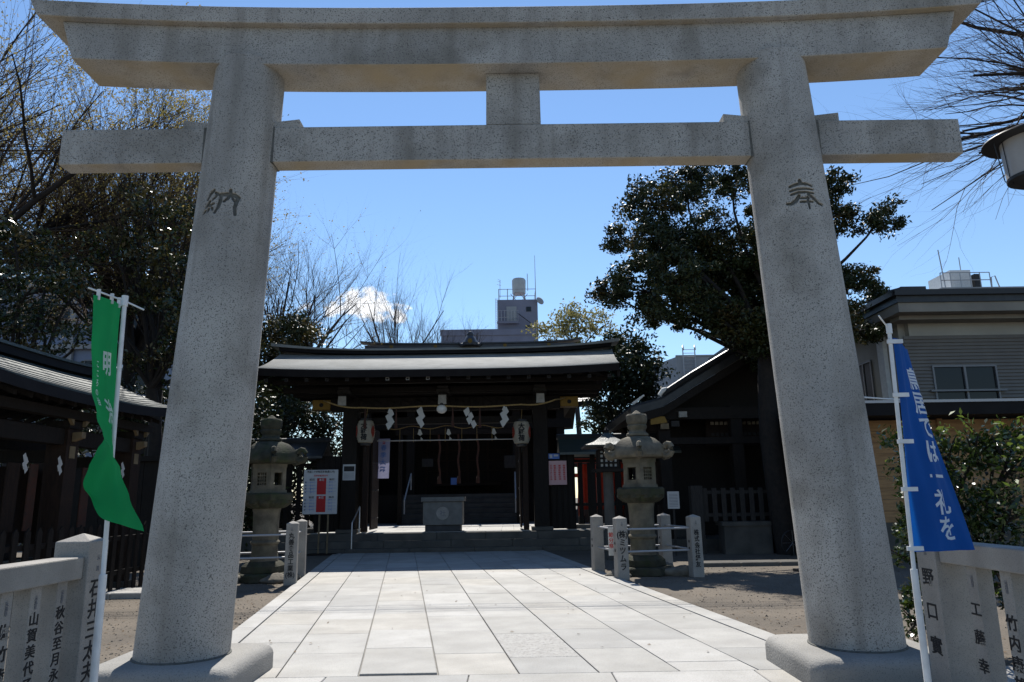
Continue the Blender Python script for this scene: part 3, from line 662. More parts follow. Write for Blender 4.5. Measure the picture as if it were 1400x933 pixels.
# ---------------------------------------------------------------- hangings at the gate
def make_hangings():
    # sacred rope
    t = thing('sacred_rope', (SX, 22.55, 4.4), 'straw rope with zigzag paper streamers strung across the gate front', 'rope')
    pts = []
    for i in range(61):
        u = i / 60; x = -3.95 + 7.85 * u; e = abs(2 * u - 1)
        z = 4.40 + .38 * max(0, (e - .58) / .42) ** 1.6 + .025 * math.sin(17 * u) - (.10 if False else 0)
        if e > .62: z -= .10 * math.sin(math.pi * (e - .62) / .38)
        pts.append((x, 1.05 * max(0, (e - .9) / .1), z - 4.4))
    MB().tube(pts, .024, 7).build('rope', 'straw', t, smooth=True)
    zx = lambda x: min(pts, key=lambda p: abs(p[0] - x))[2]
    for k, (x, s, tw) in enumerate(((-1.62, 1, .1), (-.65, -1, -.1), (.80, -1, .5), (1.93, 1, 0))):
        w, h, ln = .095, .20, 3 if tw < .4 else 4; sh = None
        mb = MB(); z0 = zx(x) - .02
        mb.add([(x - .02, -.02, z0), (x + .02, -.02, z0), (x + w * .7, -.02, z0 - .16), (x - w * .8, -.02, z0 - .13)], [(0, 1, 2, 3)])
        for j in range(4):
            dx = (.045 if j % 2 == 0 else -.045) * s + tw * .09 * j; zz = z0 - .11 - .125 * j; yy = -.025 - .012 * j
            mb.add([(x + dx - w, yy, zz), (x + dx + w * .2, yy - .01, zz + .09), (x + dx + w, yy, zz - .06), (x + dx - w * .1, yy - .01, zz - .19)], [(0, 1, 2, 3)])
        mb.build('paper_streamer', 'paper', t)
    for x in (-2.38, -1.42, .33, 1.17):
        MB().lathe([(.012, 0), (.02, -.1), (.045, -.5), (.05, -.62)], 8).build('straw_tassel', 'rope_red', t, (x, .0, zx(x) - .02), smooth=True)
    # round lamp
    g = thing('globe_lamp', (SX - .02, 22.62, 4.34), 'white round globe lamp hanging at the middle of the gate', 'lamp')
    MB().lathe([(.02, -.15), (.10, -.125), (.155, -.06), (.165, 0), (.15, .06), (.11, .105), (.07, .115)], 24).build('globe', 'globe_glass', g, smooth=True); MB().lathe([(.075, .11), (.075, .16), (.04, .19), (.02, .5)], 12).build('fitting', 'black_metal', g, smooth=True)
    # paper lanterns
    for x, y, zc, lab in ((-4.58, 23.3, 3.72, 'white and red paper lantern by the left gate pillar'), (.38, 23.3, 3.62, 'white and red paper lantern by the right gate pillar')):
        p = thing('paper_lantern', (x, y, zc), lab, 'lantern', group='paper lanterns at the gate')
        prof = [(.17, -.36), (.235, -.33)] + [(.285 + .012 * (1 if k % 2 else 0) - .05 * abs(k - 7) ** 2 / 49, -.29 + .58 * k / 14) for k in range(15)] + [(.235, .33), (.17, .36)]
        MB().lathe(prof, 28).build('shade', 'lantern_paper', p, smooth=True)
        MB().lathe([(.17, .361), (.165, .42), (.05, .43)], 16).build('top_ring', 'black_metal', p); MB().lathe([(.05, -.43), (.165, -.42), (.17, -.361)], 16).build('bottom_ring', 'black_metal', p)
        for s in (-1, 1):                          # painted red patch on either flank
            a0 = R(-90 + s * 62); pts = lambda i, j: (.298 * math.cos(a0 + R(17) * math.sin(j / 8 * math.pi) * (i - 1)), .298 * math.sin(a0 + R(17) * math.sin(j / 8 * math.pi) * (i - 1)), -.2 + .4 * j / 8)
            MB().grid(lambda i, j: pts(i, j), [0, 1, 2], list(range(9))).build('red_patch', 'lantern_red', p)
        f = lambda u, v: (.305 * math.sin((u - .5) * 1.3), -.305 * math.cos((u - .5) * 1.3), .30 - .6 * v)
        flag_text('大稲荷', .20, f, .38, .6, .5, .5, p, 'ink', side=1, bold=.035, lines=.92)
        MB().tube([(0, 0, .42), (.03, .1, .75)], .008, 5).build('cord', 'straw', p); MB().tube([(0, 0, -.42), (.0, 0, -.62)], .012, 6).build('tassel', 'grey_wood', p)
    # curtain rod, purple-white cloth
    r = thing('curtain_rod', (SX, 24.25, 3.5), 'thin pale rod with small rings across the gate opening', 'rod'); MB().tube([(-2.3, 0, 0), (2.3, 0, .0)], .018, 8).build('rod', 'grey_pipe', r, smooth=True)
    MB().tube([(-2.0 + .1 * i, -.02, .42 - .05 * math.sin(i * .55)) for i in range(40)], .012, 5).build('cord', 'straw', r)
    for x in (-1.55, -1.1, -.55, -.05, .5, 1.0, 1.5): MB().tube([(x, 0, .4), (x, 0, -.06)], .008, 4).build('ring_cord', 'straw', r)
    for x in (-.9, .05, 1.55):
        MB().add([(x - .02, -.03, .36), (x + .03, -.03, .36), (x + .1, -.03, .2), (x + .02, -.035, .14), (x + .13, -.03, .02), (x + .03, -.03, -.02), (x + .05, -.035, .1), (x - .06, -.03, .2)], [(0, 1, 2, 7), (7, 2, 3), (3, 4, 5, 6)]).build('paper_streamer', 'paper', r)
    b = thing('hanging_cloth', (-4.27, 25.0, 2.3), 'pale violet hanging cloth with writing left of the gate opening', 'cloth')
    fc = lambda u, v: (-.2 + .4 * u + .05 * v * (u - .5) - .05 * v, .02 * math.sin(6 * u + 3 * v), 1.33 * (1 - v))
    MB().grid(fc, lin(0, 1, 9), lin(0, 1, 12)).build('cloth', 'violet_cloth', b, smooth=True); flag_text('春季大祭', .2, fc, .4, 1.33, .5, .5, b, 'ink_blue', side=1, lines=1.2); flag_text('祭', .12, fc, .4, 1.33, .5, .1, b, 'ink_red', side=1)
    # offering box
    o = thing('offering_box', (SX - .06, 24.0, .592), 'grey stone offering box with a round crest at the gate', 'offering box')
    bevel(MB().box(-.56, .56, -.36, .36, .0, .2).build('plinth', 'dark_stone', o), .01); bevel(MB().box(-.62, .62, -.42, .42, .202, .92).build('box', 'box_stone', o), .012); bevel(MB().box(-.68, .68, -.48, .48, .922, 1.06).build('lid_frame', 'box_stone', o), .012)
    MB().lathe([(.20, 0), (.20, .015), (.165, .018), (.165, .008), (.0, .008)], 28).build('crest', 'granite', o, (0, -.421, .56), (math.pi / 2, 0, 0), smooth=True)
    letters('社', .2, 'ink_grey', o, (0, -.432, .56))
    # handrail on the steps
    h = thing('handrail', (-4.84, 23.0, 0), 'steel pipe handrail on the left of the steps', 'handrail')
    MB().tube([(0, -.1, .005), (0, -.1, .92), (.02, -.05, .98), (.10, .48, 1.40), (.10, .5, 1.36), (.10, .5, .58)], .022, 8).build('rail', 'steel', h, smooth=True)
make_hangings()

# ---------------------------------------------------------------- boards beside the gate
def make_boards():
    t = thing('signboard', (-5.77, 22.62, 0), 'white signboard with a red striped table standing left of the gate', 'signboard')
    tl = R(-3)
    p = bevel(MB().box(-.52, .52, -.02, .02, 1.20, 2.52).build('panel', 'sign_white', t), .006)
    for x in (-.13, .13): bevel(MB().box(x + .12 - .025, x + .12 + .025, .022, .06, .01, 2.3).build('leg', 'pale_wood', t), .004)
    bevel(MB().box(-.3, .55, -.12, .2, .0, .05).build('foot', 'dark_wood', t), .005)
    letters('平成二十四年厄年表(数え年)', .078, 'ink', p, (0, -.0225, 2.455), vertical=False, bold=.02, xs=.86)
    letters('厄除祈願受付中', .062, 'ink_red', p, (-.0, -.0225, 2.345), vertical=False)
    for za, zb in ((1.78, 2.27), (1.26, 1.74)):
        MB().box(-.11, .17, -.024, -.021, za, zb).build('red_panel', 'sign_red', p)
        letters('前厄', .07, 'ink', p, (-.26, -.0225, zb - .04), vertical=False, xs=1.2); letters('後厄', .07, 'ink', p, (.34, -.0225, zb - .04), vertical=False, xs=1.2)
        letters('本厄', .08, 'sign_white', p, (.03, -.026, zb - .05), vertical=False)
        n = 5
        mb = MB()
        for k in range(1, n):
            zz = zb - .03 - (zb - za - .03) * k / n; mb.box(-.48, -.115, -.0232, -.021, zz - .003, zz + .003).box(.175, .48, -.0232, -.021, zz - .003, zz + .003)
        for x in (-.42, -.30, -.20, .26, .36): mb.box(x - .002, x + .002, -.0236, -.021, za + .01, zb - .08)
        mb.build('table_rule', 'ink_blue', p)
        for k in range(4):
            zz = zb - .12 - (zb - za - .1) * k / 4
            letters('男女男女'[k], .055, 'ink', p, (-.455, -.0225, zz), vertical=False); letters('二三四六'[k] + '十一', .05, 'ink_blue', p, (-.25, -.0225, zz), vertical=False); letters('四五三七'[k] + '十', .05, 'ink_blue', p, (.31, -.0225, zz), vertical=False)
    t = thing('pink_notice', (1.53, 23.74, 1.98), 'pale pink notice board with red writing right of the gate', 'notice')
    bevel(MB().box(-.29, .29, -.02, 0, 0, .76).build('board', 'sign_pink', t), .008)
    for i, x in enumerate((.22, .15, .08, .0, -.08, -.15, -.21)): letters('御祈願随時承り' if i % 2 else '初宮七五三厄除', .062, 'ink_red', t, (x, -.022, .39), lines=1.15)
    b = thing('blue_sticker', (1.42, 23.76, 2.80), 'small blue sticker above the pink notice', 'sticker'); MB().box(-.18, .18, -.012, 0, 0, .17).build('sheet', 'ink_blue', b); MB().box(-.14, -.05, -.015, -.0125, .03, .14).box(.0, .14, -.015, -.0125, .08, .14).build('white_mark', 'sign_white', b)
make_boards()

# ================================================================ main hall behind the gate
def make_main_hall():
    t = thing('main_hall', (SX, 35, .575), 'main shrine hall in deep shade behind the gate with a dark ridge', 'shrine hall')
    z = lambda a: a - .575
    bx = lambda nm, x0, x1, y0, y1, a, b, m='dark_wood', p=t: MB().box(x0, x1, y0, y1, z(a), z(b)).build(nm, m, p)
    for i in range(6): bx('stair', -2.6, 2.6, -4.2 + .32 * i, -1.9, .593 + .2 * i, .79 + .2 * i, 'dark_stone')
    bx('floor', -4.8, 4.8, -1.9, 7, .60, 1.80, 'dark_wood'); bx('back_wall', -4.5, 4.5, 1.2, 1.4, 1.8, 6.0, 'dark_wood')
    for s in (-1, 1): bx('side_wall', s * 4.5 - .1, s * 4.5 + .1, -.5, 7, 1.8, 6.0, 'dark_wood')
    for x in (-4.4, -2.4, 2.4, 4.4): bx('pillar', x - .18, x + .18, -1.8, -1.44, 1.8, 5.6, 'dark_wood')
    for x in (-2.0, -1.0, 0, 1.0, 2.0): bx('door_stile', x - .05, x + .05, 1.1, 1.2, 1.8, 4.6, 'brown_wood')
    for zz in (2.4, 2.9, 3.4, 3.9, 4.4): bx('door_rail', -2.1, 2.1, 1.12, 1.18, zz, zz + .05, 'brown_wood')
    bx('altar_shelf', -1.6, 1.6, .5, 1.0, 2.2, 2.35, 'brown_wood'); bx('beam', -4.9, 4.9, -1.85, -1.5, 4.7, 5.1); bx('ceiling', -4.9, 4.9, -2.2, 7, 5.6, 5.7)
    for s in (-1, 1):
        MB().tube([(s * 2.3, -4.2, z(1.0)), (s * 2.3, -4.2, z(1.55)), (s * 2.3, -2.2, z(2.7)), (s * 2.3, -2.2, z(2.0))], .03, 8).build('stair_rail', 'grey_pipe', t)
    (f, b), prof, up = roof_pair(t, 0, 6.0, -1.6, 4.2, z(5.8), z(9.2), .25, 'green_roof', sweep=.12, concave=.3, courses=16, out=.0)
    def ridge(nm, y0, y1, za, zb, half, m, sw):
        L = []
        for x in lin(-half, half, 31):
            d = sw * (abs(x) / half) ** 4; L.append([(x, 4.2 + y0, z(za) + d), (x, 4.2 + y1, z(za) + d), (x, 4.2 + y1, z(zb) + d), (x, 4.2 + y0, z(zb) + d)])
        return MB().loft(L).build(nm, m, t)
    ridge('ridge_base', -.25, .25, 9.15, 9.84, 5.75, 'ridge_metal', .0); ridge('ridge_cap', -.33, .33, 9.842, 9.92, 6.0, 'ridge_metal', .16); ridge('ridge_band', -.28, .28, 9.62, 9.67, 5.8, 'copper_roof', 0.0)
    o = MB().lathe([(.42, 0), (.44, .15), (.30, .38), (.24, .5), (.17, .54), (.19, .62), (.16, .72), (.08, .80)], 14).build('ridge_ornament', 'ridge_metal', t, (0.02, 3.85, z(9.72)), smooth=True)
    for s in (-1, 1): MB().tube([(0, -.1, .13), (s * .5, -.1, .03), (s * .62, -.1, .16)], [.1, .1, .06], 8).build('ornament_fin', 'ridge_metal', o)
    MB().lathe([(.13, 0), (.13, .02), (0, .03)], 16).build('gold_crest', 'gold', o, (0, -.43, .2), (math.pi / 2, 0, 0))
    for x in (-4.3, -1.9, 1.9, 4.3): MB().lathe([(.1, 0), (.1, .02), (0, .03)], 12).build('gold_crest', 'gold', t, (x, 3.94, z(9.75)), (math.pi / 2, 0, 0))
    for x, lab in ((-2.89, 'leftmost of the three bell ropes before the hall'), (-2.09, 'middle one of the three bell ropes before the hall'), (-1.31, 'rightmost of the three bell ropes before the hall')):
        r = thing('bell_rope', (x, 30.2, 2.2), lab, 'bell rope', group='bell ropes'); MB().tube([(.03 * math.sin(i), .03 * math.cos(i), .12 + i * .17) for i in range(12)], .045, 7).build('rope', 'rope_red', r, smooth=True); MB().lathe([(.09, 0), (.08, .2), (.04, .3)], 8).build('tassel', 'rope_red', r)
        # a beam the ropes hang from
    h = thing('rope_beam', (SX, 30.2, .593), 'timber frame that carries the bell ropes in front of the stairs', 'frame')
    for s in (-1, 1): MB().box(s * 2.4 - .08, s * 2.4 + .08, -.08, .08, 0, 3.6).build('post', 'dark_wood', h)
    MB().box(-2.6, 2.6, -.09, .09, 3.6, 3.8).build('beam', 'dark_wood', h)
    for x, y, zz, w, hh, m, lab in ((-3.68, 33.0, 3.0, .5, .36, 'grey_wood', 'small grey plaque on the left of the hall front'), (.0, 33.0, 2.9, .5, .55, 'grey_wood', 'grey plaque on the right of the hall front'), (-2.5, 32.9, 2.2, .26, .3, 'ink_blue', 'small blue sign at the top of the hall stairs')):
        MB().box(-w / 2, w / 2, -.02, .02, 0, hh); q = bevel(MB().box(-w / 2, w / 2, -.02, .02, 0, hh).build('plaque', m, None, (x, y, zz)), .004); tag(q, lab, 'plaque')
make_main_hall()
# ================================================================ roofed side walls of the shrine yard
def bxs(t, m='dark_wood'):
    return lambda nm, x0, x1, y0, y1, a, b, mm=None, p=None: MB().box(x0, x1, y0, y1, a, b).build(nm, mm or m, p or t)
def make_side_walls():
    for loc, w, lab, gap in (((-8.3, 24.3, .0), 2.1, 'dark roofed board wall to the left of the gate', 2), ((3.55, 24.3, .0), 1.75, 'dark roofed lattice wall to the right of the gate', 1)):
        t = thing('roofed_wall', loc, lab, 'wall'); b = bxs(t)
        b('base_stone', -w, w, -.2, .2, .58, .72, 'platform_stone')
        for x in lin(-w + .08, w - .08, 5): b('post', x - .08, x + .08, -.08, .08, .722, 2.98)
        b('rail', -w, w, -.05, .05, 1.30, 1.40); b('rail', -w, w, -.05, .05, 2.70, 2.80)
        n = int(2 * w / .30)
        for i in range(n):
            x = -w + .2 + .30 * i; b('board', x - .075, x + .075, -.055, -.03, .74, 2.69)
        for s in (-1, 1):
            MB().slab(lambda u, v: (u, s * (.75 - .75 * v), 3.0 + .42 * v + .1 * v * v), lambda u, v: (u, s * (.75 - .75 * v), 2.92 + .42 * v + .1 * v * v), lin(-w - .2, w + .2, 5), lin(0, 1, 5)).build('roof', 'green_roof' if loc[0] > 0 else 'tile_roof', t)
        MB().tube([(-w - .25, 0, 3.55), (w + .25, 0, 3.55)], .09, 8).build('ridge', 'tile_roof', t)
    # small red torii glimpsed through the lattice
    t = thing('red_torii', (3.45, 28.5, .575), 'small vermilion torii behind the lattice wall right of the gate', 'torii')
    for s in (-1, 1): MB().lathe([(.10, 0), (.09, 2.3)], 14).build('column', 'vermilion', t, (s * .75, 0, 0), smooth=True); MB().lathe([(.13, 0), (.125, .3)], 14).build('footing', 'ink', t, (s * .75, 0, -.004), smooth=True)
    MB().box(-1.15, 1.15, -.06, .06, 1.75, 1.90).build('tie_beam', 'vermilion', t); MB().box(-1.3, 1.3, -.10, .10, 2.3, 2.46).build('lintel', 'vermilion', t); MB().box(-1.36, 1.36, -.13, .13, 2.462, 2.52).build('top_lintel', 'ink', t)
    t = thing('red_shrine', (3.9, 30.5, .575), 'small vermilion side shrine behind the red torii', 'shrine')
    MB().box(-1.0, 1.0, 0, 1.4, .5, 2.4).build('body', 'vermilion', t); MB().box(-1.2, 1.2, -.4, 1.6, .0, .5).build('base', 'platform_stone', t)
    for x in (-.9, -.3, .3, .9): MB().box(x - .06, x + .06, -.1, -.003, .5, 2.4).build('post', 'white_paint' if x == -.3 else 'vermilion', t)
    for s in (-1, 1): MB().slab(lambda u, v: (u, .7 + s * (1.5 - 1.5 * v), 2.4 + .9 * v), lambda u, v: (u, .7 + s * (1.5 - 1.5 * v), 2.3 + .9 * v), [-1.4, 1.4], [0, 1]).build('roof', 'green_roof', t)
make_side_walls()

# ---------------------------------------------------------------- wooden lantern on a stone post
def make_small_lantern():
    t = thing('wooden_lantern', (2.58, 19.5, 0), 'dark wooden lattice lantern on a plain grey post behind the right stone lantern', 'lantern')
    MB().lathe([(.14, .0), (.135, 2.22)], 16).build('post', 'platform_stone', t, smooth=True)
    MB().box(-.38, .38, -.38, .38, 2.222, 2.30).build('tray', 'dark_wood', t)
    b = MB().box(-.24, .24, -.24, .24, 2.302, 2.80).build('box', 'paper', t)
    for a in range(4):
        for x in (-.24, -.12, 0, .12, .24): o = MB().box(x - .028, x + .028, -.27, -.243, 2.302, 2.80).build('lattice_bar', 'dark_wood', b); o.rotation_euler = (0, 0, a * math.pi / 2)
        for zz in (2.33, 2.45, 2.57, 2.69, 2.78): o = MB().box(-.268, .268, -.262, -.246, zz - .026, zz + .026).build('lattice_bar', 'dark_wood', b); o.rotation_euler = (0, 0, a * math.pi / 2)
    L = [[(sx * r, sy * r, zz) for sx, sy in ((-1, -1), (1, -1), (1, 1), (-1, 1))] for r, zz in ((.62, 2.86), (.64, 2.90), (.40, 2.99), (.2, 3.12), (.05, 3.26))]
    MB().loft(L).build('roof', 'green_roof', t); MB().lathe([(.07, 3.25), (.08, 3.32), (.02, 3.40)], 10).build('knob', 'dark_wood', t)
make_small_lantern()

# ================================================================ hall on the right (gable towards the path)
def make_side_hall():
    X0, Y0 = 8.3, 22.0
    t = thing('side_hall', (X0, Y0, 0), 'dark timber hall with a curved gable behind the right lantern', 'hall')
    prof = [(-4.62, 4.16), (-3.66, 4.41), (-2.72, 4.98), (-1.2, 5.86), (-.38, 6.35), (0, 6.6)]
    def ztop(x):
        for (a, za), (b, zb) in zip(prof, prof[1:]):
            if a <= x <= b: return za + (zb - za) * (x - a) / (b - a)
        return prof[-1][1]
    xs = [-4.62, -4.2, -3.66, -3.2, -2.72, -2, -1.2, -.38, 0]
    D = 7.0
    for s in (-1, 1):
        k = 1 if s < 0 else .55                      # the far slope is shorter, against the house
        f = lambda x, y: (-s * x * k, y, ztop(x) + .04 * math.cos(y * 0)); g = lambda x, y: (-s * x * k, y, ztop(x) - .20)
        r = MB().slab(f, g, xs, lin(-.1, D, 8)).build('roof', 'tile_roof', t)
        for i in range(14 if s < 0 else 0):          # tile rolls seen along the verge
            y = -.02 + .5 * i; MB().tube([(-s * x * k, y, ztop(x) + .05) for x in xs], .07, 6).build('tile_roll', 'tile_roof', r)
        v = MB().slab(lambda x, y: (-s * x * k, y, ztop(x) - .205), lambda x, y: (-s * x * k, y, ztop(x) - .46), xs, [-.16, -.06]).build('barge_board', 'dark_wood', t)
    MB().tube([(-3.66, -.08, 4.60), (-2.7, -.08, 5.20), (-1.2, -.08, 6.06), (0, -.08, 6.8)], .085, 8).build('verge_ridge', 'tile_roof', t); MB().box(-.2, .2, -.12, D, 6.62, 7.0).build('main_ridge', 'tile_roof', t)
    MB().tube([(-3.75, -.1, 4.56), (-3.62, -.12, 4.72), (-3.5, -.1, 4.78)], [.06, .08, .03], 8).build('verge_ornament', 'white_paint', t)
    MB().tube([(-4.5, .3, 4.36), (-4.15, .2, 4.62)], [.05, .03], 6).build('eave_ornament', 'white_paint', t)
    b = bxs(t)
    b('front_wall', -3.4, 2.3, 1.8, 1.95, .35, 4.3); MB().prism([(-4.0, 4.05), (2.25, 4.05), (1.75, 4.5), (.66, 5.6), (0, 6.35), (-1.2, 5.6), (-2.72, 4.7), (-3.6, 4.2)], 'y', 1.0, 1.1).build('gable_wall', 'dark_wood', t); b('left_wall', -3.45, -3.3, 1.8, 6.8, .35, 4.3); b('stone_base', -3.8, 2.4, -.05, 6.9, 0, .34, 'platform_stone')
    for x in (-3.6, -1.4, .8): b('pillar', x - .17, x + .17, .15, .49, .34, 4.25); 
    b('beam', -4.2, 2.4, .1, .5, 3.85, 4.2, 'dark_wood'); b('beam', -3.7, 2.4, .12, .48, 3.1, 3.3, 'dark_wood')
    for x, zz, m in ((-3.62, 3.55, 'pale_wood'), (-3.05, 3.9, 'pale_grey'), (-3.3, 3.62, 'grey_wood')): b('bracket_nose', x - .12, x + .12, -.05, .09, zz, zz + .17, m)
    MB().prism([(-4.05, 3.68), (-3.55, 3.74), (-3.62, 3.92), (-4.05, 3.95)], 'y', -.1, .05).build('gilded_nose', 'gold', t)
    for x in lin(-1.9, -.3, 12):                     # rows of votive plaques
        for zz in (3.75, 3.4): b('votive_plaque', x - .05, x + .05, 1.0, 1.03, zz, zz + .1, 'lantern_paper' if zz > 3.5 else 'grey_wood')
    b('plaque_rack', -2.1, -.2, 1.04, 1.12, 3.1, 3.95, 'brown_wood'); 
    q = b('hanging_board', .0, .25, .0, .05, 3.25, 3.85, 'vermilion'); 
    for zz in (3.35, 3.5, 3.65): b('board_mark', .04, .2, -.008, -.002, zz, zz + .07, 'gold', q)
    f = b('lattice_window', .2, .95, 1.70, 1.78, 2.2, 2.9, 'brown_wood')
    for x in lin(.28, .87, 4): b('lattice_bar', x - .02, x + .02, 1.66, 1.699, 2.22, 2.88, 'grey_wood', f)
    # picket fence in front of the hall
    w = thing('wooden_fence', (6.7, 20.9, 0), 'dark picket fence on a stone base in front of the right hall', 'fence'); b = bxs(w, 'grey_wood')
    b('base_stone', -.85, .45, -.3, .3, 0, .75, 'platform_stone'); b('cap_stone', -.9, .5, -.34, .34, .752, .86, 'platform_stone')
    for z_ in (1.0, 1.62): b('rail', -1.55, 3.3, -.04, .04, z_, z_ + .09)
    for x in (-1.5, .78, 3.25): b('post', x - .16, x + .16, -.16, .16, 0, 2.05 if x > 0 and x < 1 else 1.85)
    for i in range(17):
        x = -1.25 + .26 * i
        if abs(x - .78) > .2: b('picket', x - .065, x + .065, -.07, -.042, .87, 1.78)
    # bench, notice
    t = thing('notice', (4.46, 20.4, 0), 'white paper notice on a thin stake left of the hall fence', 'notice'); b = bxs(t); b('stake', -.025, .025, 0, .04, 0, 1.62, 'grey_wood'); b('sheet', -.16, .16, -.012, -.002, 1.24, 1.70, 'sign_white')
    for k in range(9): b('text_line', -.12, .12, -.0145, -.0125, 1.30 + .04 * k, 1.312 + .04 * k, 'ink_grey')
    t = thing('bench', (5.2, 12.1, 0), 'low weathered plank bench behind the right torii column', 'bench', rz=R(8)); b = bxs(t, 'grey_wood')
    for y in (-.15, .0, .15): b('seat_plank', -.65, .65, y - .065, y + .065, .38, .42)
    for x in (-.5, .5): b('leg', x - .04, x + .04, -.18, .18, 0, .379)
make_side_hall()
def make_bicycle():
    t = thing('bicycle', (7.9, 19.9, 0), 'dark bicycle parked in shade in front of the hall fence', 'bicycle', rz=R(10))
    for x in (-.5, .5):
        w = MB().tube([(x + .32 * math.cos(a), 0, .33 + .32 * math.sin(a)) for a in [2 * math.pi * i / 28 for i in range(29)]], .017, 6, caps=False).build('wheel', 'black_metal', t, smooth=True)
        for k in range(8): MB().tube([(x, 0, .33), (x + .31 * math.cos(k * .785), 0, .33 + .31 * math.sin(k * .785))], .003, 4).build('spoke', 'steel', w)
    MB().tube([(-.5, 0, .33), (-.08, 0, .30), (-.22, 0, .78), (-.5, 0, .33)], .014, 6).build('rear_frame', 'black_metal', t); MB().tube([(-.08, 0, .30), (.36, 0, .78), (-.2, 0, .68)], .016, 6).build('front_frame', 'black_metal', t)
    MB().tube([(.5, 0, .33), (.36, 0, .78), (.33, 0, .98)], .014, 6).build('fork', 'black_metal', t); MB().tube([(.2, -.26, 1.0), (.33, -.1, .99), (.33, .1, .99), (.2, .26, 1.0)], .012, 6).build('handlebar', 'steel', t); MB().lathe([(.02, 0), (.1, .03), (.07, .07)], 12).build('saddle', 'ink', t, (-.25, 0, .80))
make_bicycle()
def make_yard_kerb():
    t = MB()
    for i in range(9): t = MB().rbox(4.3 + .9 * i, 5.19 + .9 * i, 17.15, 17.75, .002, .09, .015).build('kerb_stone', 'platform_stone', YK)
YK = MB().add([(4.2, 17.1, .006), (12.4, 17.1, .006), (12.4, 17.8, .006), (4.2, 17.8, .006)], [(0, 1, 2, 3)]).build('yard_walk', 'joint_mortar'); tag(YK, kind='structure'); make_yard_kerb()
YL = MB().add([(-9.6, 13.1, .006), (-6.0, 13.1, .006), (-6.0, 14.0, .006), (-9.6, 14.0, .006)], [(0, 1, 2, 3)]).build('side_walk', 'joint_mortar'); tag(YL, kind='structure')
for i in range(4): MB().rbox(-9.6 + .9 * i, -8.71 + .9 * i, 13.15, 13.95, .002, .1, .015).build('kerb_stone', 'paving_granite_0', YL)

